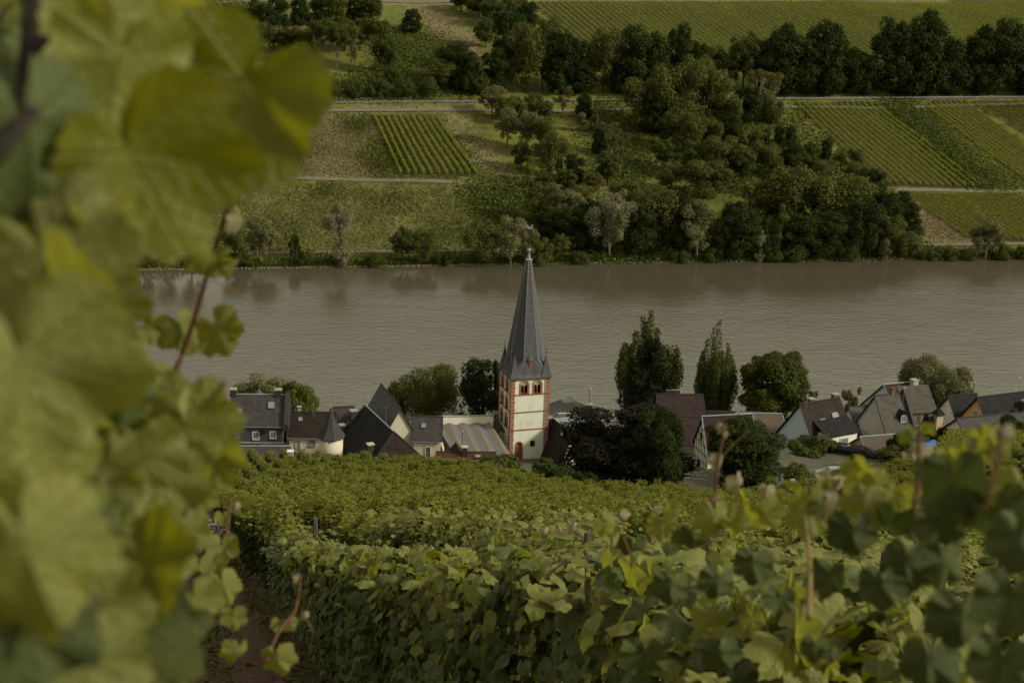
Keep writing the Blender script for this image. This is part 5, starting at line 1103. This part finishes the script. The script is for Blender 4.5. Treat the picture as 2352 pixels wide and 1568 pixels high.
# ------------------------------------------------------------------ grape leaves
OUT = [(0,.6),(8,.55),(18,.52),(30,.44),(40,.48),(52,.55),(60,.56),(70,.53),(82,.48),(92,.44),(104,.48),(118,.5),(130,.47),(145,.43),(158,.36),(170,.22),(180,.07)]
def leafmesh(N, rings, seed, fold=.22, droop=.3, wave=.05, curl=0.):
    g = random.Random(seed); V_ = [(0, 0, 0)]; ang = [-180+360*i/N for i in range(N)]
    xa = [a for a, b in OUT]; ya = [b for a, b in OUT]; ph = [g.uniform(0, 6.28) for _ in range(4)]; asym = g.uniform(-.08, .08)
    for k in range(1, rings+1):
        for i, a in enumerate(ang):
            r = float(np.interp(abs(a), xa, ya))*(1+asym*math.copysign(1, a)); 
            if k == rings and N > 30: r *= 1+(.05 if i % 2 else -.03)
            r *= k/rings; x, y = r*math.sin(R(a)), -r*math.cos(R(a))
            z = -fold*abs(x)*(-1)**0 + -droop*(y*y)*(1 if y < 0 else .6)+wave*math.sin(5*R(a)+ph[0])*(k/rings)**2+wave*.7*math.sin(9*R(a)+ph[1])*(k/rings)**2+.02*math.sin(14*x+ph[2])*math.sin(13*y+ph[3])+curl*x*x
            V_.append((x, y, z))
    Fc = [(0, 1+i, 1+(i+1) % N) for i in range(N)]
    Fq = []
    for k in range(rings-1):
        for i in range(N): a = 1+k*N+i; b = 1+k*N+(i+1) % N; Fq += [(a, a+N, b+N), (a, b+N, b)]
    V_ = np.array(V_); T_ = np.array(Fc+Fq); T_ = T_[:, ::-1]
    return V_, T_, V_[:, :2].copy()
def leaf_me(name, N, rings, seed, m, **k):
    v, f, uv = leafmesh(N, rings, seed, **k); return mesh_np(name, v, f, m, True, uv)
HM = [leaf_me('leaf', 48, 4, s, K['hero'], fold=(-.35, .3, .15, -.2, .4)[s % 5], droop=(.2, .6, -.2, .5, .9)[s % 5], wave=.05, curl=(.3, -.4, .2, .6, -.2)[s % 5]) for s in range(8)]
HD = [leaf_me('leaf', 44, 4, 20+s, K['herodark'], fold=(.25, -.2, .4)[s % 3], droop=(.5, .2, .8)[s % 3], wave=.05) for s in range(6)]
HY = [leaf_me('leaf', 30, 3, 40+s, K['young'], fold=.8, droop=1.2, wave=.06) for s in range(3)]
LV = [leafmesh(16, 1, 60+s, fold=.25, droop=.5, wave=.03) for s in range(4)]
L0 = [leafmesh(18, 2, 70+s, fold=(-.1, .35, .2, .5)[s], droop=(.3, .8, .5, .2)[s], wave=.05) for s in range(4)]
L2 = [leafmesh(7, 1, 80+s, fold=.3, droop=.4, wave=.0) for s in range(3)]
def basis(n, down):
    """n (k,3) normals; leaf tip (-Y) towards 'down' made perpendicular"""
    n = n/np.linalg.norm(n, axis=1, keepdims=True); y = -down+n*np.sum(down*n, 1, keepdims=True)
    y /= np.maximum(np.linalg.norm(y, axis=1, keepdims=True), 1e-5); x = np.cross(y, n); return x, y, n
def scatter(protos, c, n, down, size):
    x, y, z = basis(n, down); Vs, Fs, Us = [], [], []; off = 0; LI = []; k = len(c); pick = nr.integers(0, len(protos), k)
    for pi, (v, f, uv) in enumerate(protos):
        ix = np.where(pick == pi)[0]
        if not len(ix): continue
        s = size[ix][:, None, None]
        W_ = c[ix][:, None, :]+s*(v[None, :, 0:1]*x[ix][:, None, :]+v[None, :, 1:2]*y[ix][:, None, :]+v[None, :, 2:3]*z[ix][:, None, :])
        Vs.append(W_.reshape(-1, 3)); Fs.append((f[None]+off+(np.arange(len(ix))*len(v))[:, None, None]).reshape(-1, 3)); Us.append(np.tile(uv, (len(ix), 1))); LI.append(np.repeat(ix, len(f))); off += len(ix)*len(v)
    global LEAFID; LEAFID = np.concatenate(LI)
    return np.concatenate(Vs), np.concatenate(Fs), np.concatenate(Us)
# ------------------------------------------------------------------ vineyard rows
DV = Vector((-.234, .972, 0)); NV = Vector((.972, .234, 0))            # along the rows (downhill), across to the right
SPC = 2.15; O1 = 1.85
def rowpt(i, t): q = NV*(O1+SPC*i)+DV*t; return q.x, q.y
def vine_cloud(n, L, g, top=1.75, w=.29, shoots=3):
    """leaf positions of a vine hedge segment along local x 0..L, y across, z above ground"""
    side = nr.random(n); x = np.where(nr.random(n) < .3, nr.uniform(-.1, L+.1, n), .5+nr.integers(0, 2, n)+nr.normal(0, .2, n)); lump = np.cos((x-.5)*2*math.pi)*.5+.5
    nv = nr.normal(0, .26, 4); top = top+np.interp(x, [0, .7, 1.3, 2], nv)
    z = .18+(top-.18)*nr.random(n)**.55; prof = w*(.7+.45*np.sin(np.clip(z/top, 0, 1)*math.pi*.8+.3))*(.6+.55*lump)
    y = prof*np.where(side < .5, -1, 1)*(.55+.5*nr.random(n)); 
    tp_ = nr.random(n) < .28; z = np.where(tp_, top*(.9+.16*nr.random(n)*(.6+lump)), z); y = np.where(tp_, nr.normal(0, w*.6, n), y)
    nm = np.column_stack([nr.normal(0, .45, n), np.sign(y)*(1-.7*tp_)+nr.normal(0, .35, n), .55+.9*tp_+nr.normal(0, .3, n)])
    dn = np.column_stack([nr.normal(0, .4, n), np.sign(y)*.5, -1+nr.normal(0, .3, n)])
    sz = nr.uniform(.085, .15, n)
    ex = []
    for s in range(shoots):
        sx = nr.uniform(0, L); top = 1.7; sy = nr.normal(0, .12); lx, ly = nr.normal(0, .18), nr.normal(0, .15); hh = nr.uniform(.15, .75)
        for k in range(7): t = (k+1)/7; ex.append((sx+lx*t+nr.normal(0, .03), sy+ly*t+nr.normal(0, .03), top+hh*t, .1*(1.1-t*.75)))
    if ex:
        e = np.array(ex); x = np.append(x, e[:, 0]); y = np.append(y, e[:, 1]); z = np.append(z, e[:, 2]); sz = np.append(sz, e[:, 3])
        k = len(e); nm = np.vstack([nm, nr.normal(size=(k, 3))*.8+np.array([0, 0, .6])]); dn = np.vstack([dn, nr.normal(size=(k, 3))*.6+np.array([0, 0, -.6])])
    return np.column_stack([x, y, z]), nm, dn, sz
SEG = 2.0
def seg_mesh(protos, n, m, slope, g, shoots=3, sc=1.0):
    c, nm, dn, sz = vine_cloud(n, SEG, g, shoots=shoots); young = c[:, 2]+nr.normal(0, .22, len(c)) > 1.5; c[:, 2] -= slope*c[:, 0]  # younger, yellower tops; leaves below get the material with shade in its colour
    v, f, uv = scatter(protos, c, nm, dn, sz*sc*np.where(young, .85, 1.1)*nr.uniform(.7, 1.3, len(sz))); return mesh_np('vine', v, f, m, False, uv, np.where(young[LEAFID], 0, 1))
NEARM = [seg_mesh(L0 if k < 0 else LV, 1250, [K['hero'], K['herodark']], .415, k) for k in range(5)]
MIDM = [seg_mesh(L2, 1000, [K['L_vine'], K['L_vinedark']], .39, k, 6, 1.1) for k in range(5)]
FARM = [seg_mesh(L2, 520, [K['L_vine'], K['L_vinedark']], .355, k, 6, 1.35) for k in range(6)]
woodm = []
for k in range(2):
    M = MB()
    for q in range(2):
        x = .5+q; g_ = rnd.uniform(-.05, .05); M.tube([(x, 0, -.1-.4*x), (x+g_, .05, .35-.4*x), (x, 0, .8-.4*x)], .03, 5, .02); M.tube([(x, 0, .8-.4*x), (x+.5, 0, .9-.4*(x+.5))], .015, 4)
    for z in (.8, 1.2, 1.6): M.tube([(0, 0, z), (SEG, 0, z-.4*SEG)], .004, 3)
    woodm.append(M.mesh('vine_wood', K['oldwood']))
postm = MB().tube([(0, 0, -.3), (0, 0, 2.0)], .035, 6).mesh('post', K['post'])
ang = math.atan2(DV.y, DV.x)
NROW = 46
for i in range(-4, NROW):
    if i == -1: continue
    segs = []
    t = 5.0 if i > 0 else (20.0 if i == 0 else 24.0)
    if i < -1: t = 30
    tend = 200
    while t < tend:
        x, y = rowpt(i, t); z = float(near_z(x, y)); qx, qy, f_ = proj(x, y, z+1.5)
        if f_ > 2 and -120 < qx < 2520 and 850 < qy < 1800 and y < float(np.interp(x, [-60, -4, 7, 60], [182, 179, 127, 124]))+rnd.uniform(-.4, .4): segs.append((t, x, y, z))
        t += SEG
    if not segs: continue
    x0, y0 = segs[0][1], segs[0][2]; z0 = segs[0][3]
    lab = 'vine row in the near vineyard, %s right of the dirt path' % ordw(i) if i >= 0 else 'vine row left of the dirt path, %s behind the nearest leaves' % ordw(-i-2)
    Rw = thing('vine_row', lab, 'vine row', (x0, y0, z0), ang, 'vine rows of the hillside vineyard')
    for k, (t, x, y, z) in enumerate(segs):
        d = math.hypot(x, y); z2 = float(near_z(x+DV.x*SEG, y+DV.y*SEG)); sl_ = (z-z2)/SEG
        pool, base_s = (NEARM, .415) if d < 26 else ((MIDM, .39) if d < 62 else (FARM, .355))
        o = bpy.data.objects.new('vine', pool[rnd.randrange(len(pool))]); col.objects.link(o); o.parent = Rw
        lx = (t-segs[0][0]); hs = rnd.uniform(.8, 1.18)
        if i == 0: hs = float(np.interp(t, [20, 30], [.87, 1.05]))
        o.matrix_local = Matrix(((1, 0, 0, lx), (0, rnd.choice((1.0, 1.15, 1.3)), 0, rnd.uniform(-.08, .08)), (-(sl_-base_s*hs), 0, hs, z-z0), (0, 0, 0, 1)))
        if d < 40 and (k % 2 == 0): link('vine_wood', woodm[k % 2], Rw, (lx, 0, z-z0))
        if k % 3 == 0 and d < 150: link('post', postm, Rw, (lx, 0, z-z0))
# right hand vineyard block behind the big leaves
for i in range(12):
    a = PW(2130+i*22, 1075-i*3, 118+i*1.2); b = PW(2190+i*22, 985+i*.5, 168); x0, y0 = a.x, a.y
    n = 2600; t = nr.random(n); L_ = (b-a).length; c = np.column_stack([a.x+(b.x-a.x)*t, a.y+(b.y-a.y)*t, np.zeros(n)])
    c[:, 0] += nr.normal(0, .38, n); c[:, 2] = a.z+(b.z-a.z)*t-1.1+1.5*nr.random(n)**.7*(.8+.2*np.sin(t*L_*5))
    v, f, uv = scatter(L2, c-np.array(a), nr.normal(size=(n, 3))+np.array([0, -.4, .8]), nr.normal(size=(n, 3))*.4+np.array([0, 0, -1]), nr.uniform(.16, .3, n))
    o = link('vine_row', mesh_np('vine_row', v, f, K['L_vine']), loc=a); tag(o, '%s vine row from left in the block below the ribbed barn' % ordw(i), 'vine row', 'vine rows below the ribbed barn')

# ------------------------------------------------------------------ nearest part of the first row: leaves one by one
Rn = thing('grapevine', 'large leafy grapevine filling the lower right foreground with dark gaps', 'grapevine', (*rowpt(0, 1.0), float(near_z(*rowpt(0, 1.0)))))
def near_cloud(n, t0, t1, seed):
    t = t0+(t1-t0)*nr.random(n); top = np.interp(t, [1, 3, 5, 10, 18, 28], [1.74, 1.84, 1.88, 1.72, 1.5, 1.8])+.1*np.sin(t*4.3); u = nr.random(n); side = nr.random(n) < .72
    clump = np.sin(t*3.1)+np.sin(t*1.7+2)
    z = .05+(top-.05)*u**.75; w_ = .28+.16*np.sin(np.clip(z/1.9, 0, 1)*3)+.05*clump
    y = np.where(side, -1, 1)*w_*(.4+.75*nr.random(n)); tp_ = nr.random(n) < .22
    z = np.where(tp_, top*(.93+.09*nr.random(n)), z); y = np.where(tp_, nr.normal(0, .2, n), y)
    ox = np.array([DV.x, DV.y]); nx_ = np.array([NV.x, NV.y]); P = NV*O1; base = np.array([P.x, P.y])[None]+t[:, None]*ox[None]+y[:, None]*nx_[None]
    zz = near_z(base[:, 0], base[:, 1])+z
    nrm_ = nx_[None]*np.where(tp_, 0, np.sign(y))[:, None]+nr.normal(0, .45, (n, 2)); nm = np.column_stack([nrm_, .45+.8*tp_+nr.normal(0, .25, n)])
    dn = np.column_stack([nx_[None]*np.sign(y)[:, None]*.5+nr.normal(0, .4, (n, 2)), -1+nr.normal(0, .25, n)])
    global YNG; YNG = z > top-.18+nr.normal(0, .2, n)  # yellower young tops; the rest take the darker leaf colour with painted shade
    return np.column_stack([base, zz]), nm, dn
def place_leaf(par, me, c, n, dn, s):
    x, y, z = basis(np.array([n]), np.array([dn])); o = bpy.data.objects.new('leaf', me); col.objects.link(o)
    m_ = Matrix(((x[0][0]*s, y[0][0]*s, z[0][0]*s, c[0]), (x[0][1]*s, y[0][1]*s, z[0][1]*s, c[1]), (x[0][2]*s, y[0][2]*s, z[0][2]*s, c[2]), (0, 0, 0, 1)))
    o.parent = par; o.matrix_local = Matrix.Translation(par.location).inverted() @ m_; return o
c, nm, dn = near_cloud(2300, .6, 6.0, 1); yg = YNG
qx, qy, qf = proj(c[:, 0], c[:, 1], c[:, 2]); dist = np.linalg.norm(c-np.array([0, 0, HC]), axis=1)
ok = (dist > 1.15) & ~((nr.random(len(c)) < .68) & (c[:, 2] < HC-.75-.43*c[:, 1])); c, nm, dn, dist, qx, qy, yg = c[ok], nm[ok], dn[ok], dist[ok], qx[ok], qy[ok], yg[ok]
vis = (qx > 600) & (qx < 2450) & (qy > 850) & (qy < 1650); order = np.argsort(np.where(vis, dist, 99)); solo = set(order[:195].tolist())
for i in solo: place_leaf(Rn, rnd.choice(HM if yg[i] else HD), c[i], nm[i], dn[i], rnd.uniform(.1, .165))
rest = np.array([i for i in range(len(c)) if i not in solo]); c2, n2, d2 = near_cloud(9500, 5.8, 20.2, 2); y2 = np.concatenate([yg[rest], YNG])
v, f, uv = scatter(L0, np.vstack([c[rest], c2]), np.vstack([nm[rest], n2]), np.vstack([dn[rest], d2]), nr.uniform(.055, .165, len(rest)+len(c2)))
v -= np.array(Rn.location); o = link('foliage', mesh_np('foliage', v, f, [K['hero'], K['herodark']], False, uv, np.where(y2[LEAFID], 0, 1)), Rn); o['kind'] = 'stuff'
M = MB(); b0 = np.array(Rn.location)
for t in np.arange(1.2, 20, .7):
    x, y = rowpt(0, t); z = float(near_z(x, y)); w_ = rnd.uniform(-.1, .1); M.tube([np.array((x, y, z-.1))-b0, np.array((x+w_, y, z+.5))-b0, np.array((x, y+w_, z+1.0))-b0], .028, 6, .02)
    for q in range(3): a_ = np.array((x, y, z+.9))-b0; M.tube([a_, a_+np.array((rnd.uniform(-.3, .3), rnd.uniform(-.3, .3), .5)), a_+np.array((rnd.uniform(-.35, .35), rnd.uniform(-.35, .35), 1.0))], .006, 5, .003)
M.ob('stem', K['oldwood'], Rn, kind='stuff')

# ------------------------------------------------------------------ hero leaves set one by one
def hero(par, px, py, d, wpx, tilt=0, pitch=0, spin=0, pool=HM, k=None):
    c = PD(px, py, d); view = (Vector((0, 0, HC))-c).normalized(); right = view.cross(Vector((0, 0, 1))).normalized()*-1; upv = right.cross(view)*-1
    upv = view.cross(right) if view.cross(right).z > 0 else -view.cross(right)
    n = (Matrix.Rotation(R(tilt), 3, upv) @ (Matrix.Rotation(R(pitch), 3, right) @ view)); dn = -upv*math.cos(R(spin))+right*math.sin(R(spin))
    me = pool[k if k is not None else rnd.randrange(len(pool))]; s = wpx*d/F
    o = place_leaf(par, me, c, np.array(n), np.array(dn), s)
    x, y, z = basis(np.array([n]), np.array([dn])); o.location = Vector(o.location)+Vector(y[0])*s*.12
    return o
GV = thing('grapevine', 'out of focus grapevine with huge pale leaves filling the left foreground', 'grapevine', (-.45, .9, float(near_z(-.45, .9))))
HL = [(545,235,1.15,380,-15,10,40,1),(320,400,1.0,430,20,-10,25,0),(270,170,1.05,340,10,20,-10,0),(360,30,1.2,300,-15,30,20,0),(220,60,1.1,260,20,0,-20,0),(70,330,.95,380,25,0,10,1),(60,90,1.5,260,0,0,0,1),
      (120,620,.95,400,-20,-15,30,0),(365,530,1.25,170,10,0,15,0),(170,740,.9,380,-35,10,40,0),(60,880,.85,460,15,0,10,0),(255,720,1.3,150,40,0,30,0),(280,950,1.5,210,0,20,-10,1),(290,560,1.5,80,0,0,0,0),
      (120,1080,1.0,300,20,15,10,1),(440,1000,1.45,240,-30,-15,30,0),(420,930,1.5,180,20,40,70,0),(370,1120,1.4,190,20,0,0,0),(490,1050,1.5,170,-20,0,20,0),(70,1290,.8,380,-10,0,15,0),(210,1200,1.3,200,30,10,0,1),
      (350,1320,1.2,260,-25,15,35,1),(60,1480,.85,330,20,20,0,1),(230,1420,1.15,230,-20,0,20,0),(200,1540,1.1,260,0,0,0,0),(350,1470,1.35,250,-20,25,20,1),(330,1520,1.2,260,10,15,10,1),(450,1390,1.7,120,30,0,20,0),(140,1340,1.4,180,30,30,0,1),
      (420,1230,1.8,120,0,0,0,0),(380,1180,2.0,110,30,0,20,1),(260,640,1.4,110,-40,0,10,0),(20,600,1.0,320,0,0,0,0),(150,450,1.3,330,0,0,0,0),(60,720,1.2,340,10,0,0,0),(30,1150,1.1,260,0,0,0,1),(130,250,1.25,260,0,30,0,1),(420,60,1.5,180,20,10,30,1)]
HL = [((545, 235, 1.15, 400, 165, 0, -35, 1) if q[0] == 545 else (q[:4]+(q[4]+180,)+q[5:] if i_ % 5 == 1 else q)) for i_, q in enumerate(HL)]
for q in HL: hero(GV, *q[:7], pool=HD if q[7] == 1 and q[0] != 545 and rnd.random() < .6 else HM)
SM = [(415,762,2.1,100,10,0,20,0),(505,768,2.1,125,-30,0,35,0),(350,752,2.1,70,20,30,60,0),(480,586,2.0,110,10,62,80,0),(512,600,2.0,80,0,55,90,0),(438,775,2.15,90,30,0,-10,0),
      (517,1352,2.6,92,10,0,20,1),(512,1262,2.9,74,0,0,0,0),(478,1240,3.0,50,30,0,0,0),(490,1300,2.7,60,0,0,0,0),(640,1437,2.7,38,0,0,-10,0),(668,1432,2.7,38,10,0,30,0),(640,1520,2.6,80,-10,20,10,1),(545,1502,2.5,66,30,30,0,0),(535,1420,2.4,60,0,20,0,1),(470,1150,2.6,60,30,0,0,0),(510,1190,3.2,36,0,0,0,0)]
for q in SM: hero(GV, *q[:7], pool=HM)
for q in [(558,512,2.0,62,60,0,40),(541,1163,3.2,22,0,0,0),(525,435,1.9,26,0,40,0),(608,436,1.9,26,20,0,0),(408,850,2.1,22,0,0,-80),(405,872,2.1,24,0,0,120),(690,1330,2.7,26,50,0,20),(700,1412,2.7,20,0,0,0)]: hero(GV, *q, pool=HY)
def cane(par, pts, r, m='cane', r1=None):
    b0 = Vector(par.location); P = [PD(*p)-b0 for p in pts]; Q = []
    for i in range(len(P)-1):
        p0, p1, p2, p3 = P[max(i-1, 0)], P[i], P[i+1], P[min(i+2, len(P)-1)]
        for k in range(5):
            t = k/5; Q.append(.5*((2*p1)+(p2-p0)*t+(2*p0-5*p1+4*p2-p3)*t*t+(3*p1-p0-3*p2+p3)*t**3))
    Q.append(P[-1]); r = r*(.62 if par is Rn else .9); r1 = r1*.62 if (r1 is not None and par is Rn) else r1; return MB().tube(Q, r, 8, r1 if r1 is not None else r*.6).ob('cane', K[m], par, True)
cane(GV, [(388,885,2.1),(420,810,2.1),(452,715,2.08),(482,610,2.05),(518,495,2.0),(540,440,1.95)], .0052, r1=.002)
cane(GV, [(540,440,1.95),(570,432,1.93),(600,440,1.9)], .0018, 'greencane')
cane(GV, [(-20,370,.9),(40,300,.92),(92,230,.98)], .0055, 'oldwood', .004)
cane(GV, [(205,20,1.1),(212,60,1.12)], .005, 'cane'); cane(GV, [(214,478,1.3),(240,560,1.3),(235,640,1.3)], .005, 'cane')
cane(GV, [(460,640,2.1),(500,650,2.1),(540,668,2.1),(560,685,2.1)], .0011, 'greencane'); cane(GV, [(530,1150,3.1),(520,1230,3.0),(515,1300,2.8),(500,1370,2.6)], .0035, r1=.002)
cane(GV, [(690,1322,2.7),(678,1400,2.7),(640,1450,2.65),(610,1520,2.6)], .003, r1=.003); cane(GV, [(665,1430,2.7),(700,1420,2.7),(722,1455,2.7)], .0012, 'greencane')
cane(GV, [(380,900,2.1),(350,1050,1.9),(300,1250,1.7),(240,1600,1.5)], .007, 'oldwood', .009); cane(GV, [(100,-60,1.2),(60,400,1.1),(90,900,1.2),(60,1600,1.2)], .012, 'oldwood', .016)
# curtain of further leaves behind the big ones
poly = [(-60,-60),(300,-60),(300,120),(260,300),(280,400),(150,480),(80,560),(80,640),(150,760),(260,880),(360,950),(380,1020),(330,1110),(290,1160),(290,1260),(330,1400),(330,1640),(-60,1640)]
n = 2400; X_ = nr.uniform(-60, 540, n); Y_ = nr.uniform(-60, 1640, n); D_ = nr.uniform(1.25, 3.0, n); okk = inpoly(X_, Y_, poly) & ~((Y_ < 560) & (X_ > 320) & (D_ > 2.2))
X_, Y_, D_ = X_[okk], Y_[okk], D_[okk]
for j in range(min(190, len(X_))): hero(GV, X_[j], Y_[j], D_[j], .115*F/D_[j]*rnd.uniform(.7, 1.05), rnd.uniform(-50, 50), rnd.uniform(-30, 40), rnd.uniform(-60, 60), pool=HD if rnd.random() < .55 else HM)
c = np.array([PD(a, b, d) for a, b, d in zip(X_[190:], Y_[190:], D_[190:]+.2)]); k = len(c)
v, f, uv = scatter(L0, c, nr.normal(size=(k, 3))*.5+np.array([.3, -1, .4]), nr.normal(size=(k, 3))*.4+np.array([0, 0, -1]), nr.uniform(.09, .15, k)); v -= np.array(GV.location)
o = link('foliage', mesh_np('foliage', v, f, K['hero'], False, uv), GV); o['kind'] = 'stuff'

# right foreground: large top leaves and shoots of the right vine
HR = [(2205,1092,1.6,205,-25,15,20,1),(2340,1110,1.65,150,20,0,-10,0),(2290,1200,1.6,230,-10,35,10,1),(2345,1240,1.5,170,10,0,0,0),(2100,1105,1.9,90,-40,0,30,0),(2055,1115,2.0,90,20,20,0,0),(2010,1085,1.95,85,10,30,20,0),(1985,1130,1.9,120,0,0,0,0),
      (2170,1190,1.7,170,20,30,40,1),(2060,1200,1.8,150,-20,60,60,1),(2080,1290,1.8,150,-10,0,0,1),(2170,1290,1.7,130,30,0,0,1),(1960,1220,1.9,140,0,10,10,1),(1860,1180,2.2,120,10,0,0,0),(1760,1180,2.3,110,-10,30,30,0),(1700,1200,2.4,120,0,50,50,0),
      (1590,1240,2.5,110,10,50,0,1),(1640,1180,2.4,100,20,0,0,0),(1520,1200,2.7,90,-20,0,10,0),(1450,1250,3.0,90,20,40,0,1),(1400,1190,2.9,70,30,0,60,0),(1730,1290,2.2,110,0,0,0,0),(1540,1340,2.6,100,0,0,0,1),(1650,1330,2.4,100,20,10,0,1),
      (1862,1125,2.1,80,0,20,10,0),(1895,1140,2.1,80,30,0,0,0),(1980,1000+50,2.0,100,-20,40,30,0),(2320,1380,1.5,190,0,0,0,1),(2210,1420,1.6,170,20,10,10,1),(1870,1480,1.9,80,0,0,0,0),(1910,1490,1.9,46,20,0,10,0),(2030,1340,1.8,130,0,0,10,1),
      (1900,1320,2.0,110,-20,0,0,0),(1790,1370,2.2,90,10,0,0,1),(1480,1500,2.4,130,0,30,0,1),(1660,1500,2.2,110,0,20,20,1),(2130,1520,1.7,160,0,0,0,1),(2300,1520,1.5,170,0,10,0,1)]
HR = [(q[0], q[1]+(28 if q[1] < 1160 else 12), q[2]+.15, q[3]*.84)+q[4:] for q in HR]
for q in HR: hero(Rn, *q[:7], pool=HD if q[7] == 1 or q[1] > 1225 else HM)  # low leaves also use the dark pool, shade put into their colour
for q in [(1660,985,2.6,26,30,0,-30),(1652,1062,2.6,44,40,0,-20),(1672,1000,2.6,20,60,0,20),(1893,1112,2.1,30,0,0,0),(1925,1150,2.1,50,60,0,30),(2125,985,1.9,40,20,30,0),(2090,1000,1.9,44,30,0,40),(2300,1000,1.6,50,0,20,0),(1700,1110,2.5,50,40,0,30),(1760,1130,2.5,40,0,0,0)]:
    hero(Rn, *q, pool=HY if q[3] < 30 or rnd.random() < .5 else HM)
cane(Rn, [(1665,975,2.6),(1650,1060,2.6),(1638,1140,2.6),(1600,1210,2.6)], .004, r1=.005); cane(Rn, [(1645,1062,2.6),(1685,1020,2.6),(1720,990,2.6)], .0018, 'greencane')
cane(Rn, [(1902,1108,2.1),(1898,1130,2.1),(1890,1200,2.1)], .0035); cane(Rn, [(2112,975,1.9),(2110,1060,1.9),(2105,1140,1.9),(2090,1240,1.9)], .004, r1=.006)
cane(Rn, [(2300,985,1.6),(2290,1060,1.6),(2260,1180,1.6)], .004); cane(Rn, [(1850,1190,2.2),(1860,1300,2.1),(1858,1420,2.0)], .004, 'greencane', .007)
cane(Rn, [(1430,1230,2.8),(1455,1290,2.8)], .004); cane(Rn, [(1410,1255,2.9),(1450,1300,2.8)], .0035)
for _ in range(50):
    px_ = rnd.uniform(700, 2300); top_y = np.interp(px_, [700, 1000, 1400, 1900, 2352], [1250, 1265, 1225, 1150, 1050]); d_ = float(np.interp(px_, [700, 1000, 1400, 1900, 2352], [20, 9.5, 5, 3.0, 2.0]))
    hh = rnd.uniform(20, 70)*2.5/d_**.8; cane(Rn, [(px_, top_y+40, d_), (px_+rnd.uniform(-10, 10), top_y-hh*.5, d_), (px_+rnd.uniform(-18, 18), top_y-hh, d_)], .0028, rnd.choice(('cane', 'greencane')), .0012)
    hero(Rn, px_, top_y-hh*.7, d_, .05*F/d_, rnd.uniform(-40, 40), rnd.uniform(0, 60), rnd.uniform(-40, 40), pool=HY if rnd.random() < .4 else HM)

# weeds and straw on the dirt path
n = 5000; t = nr.uniform(10, 60, n); y_ = nr.normal(0, .38, n); c = np.column_stack([DV.x*t+NV.x*(O1-SPC/2+y_), DV.y*t+NV.y*(O1-SPC/2+y_), np.zeros(n)]); c[:, 2] = near_z(c[:, 0], c[:, 1])+.03
v, f = quads(c, nr.normal(size=(n, 3))*.3+np.array([0, -.3, 1]), nr.uniform(.03, .14, n), .1); link('path_litter', mesh_np('path_litter', v, f, mat('dead_straw', (.16, .085, .05), (.07, .03, .02), 20, .9, 0)), kind='stuff', label='dead cane pieces and straw on the reddish dirt path')
n = 2600; t = nr.uniform(10, 60, n); y_ = np.where(nr.random(n) < .5, -1, 1)*np.abs(nr.normal(.5, .15, n)); c = np.column_stack([DV.x*t+NV.x*(O1-SPC/2+y_), DV.y*t+NV.y*(O1-SPC/2+y_), np.zeros(n)]); c[:, 2] = near_z(c[:, 0], c[:, 1])+.08*nr.random(n)
v, f = quads(c, nr.normal(size=(n, 3)), nr.uniform(.06, .2, n), .3); link('path_weeds', mesh_np('path_weeds', v, f, K['L_mid']), kind='stuff', label='green weeds along both edges of the dirt path')
n = 1500; A = PW(487, 1235, 45); c = nr.normal(size=(n, 3))*np.array([.45, .5, .3])+np.array([A.x, A.y, float(near_z(A.x, A.y))+.75]); v, f = quads(c, nr.normal(size=(n, 3)), nr.uniform(.02, .06, n))
T = thing('flowering_weed', 'bush of tiny white flowers under the metal pole at the path end', 'wildflowers', (A.x, A.y, float(near_z(A.x, A.y)))); v -= np.array(T.location)
link('flowers', mesh_np('flowers', v, f, K['paint']), T); c2 = nr.normal(size=(n, 3))*np.array([.4, .5, .35])+np.array([0, 0, .5]); v, f = quads(c2, nr.normal(size=(n, 3)), nr.uniform(.05, .12, n), .3); link('stems', mesh_np('stems', v, f, K['L_mid']), T)
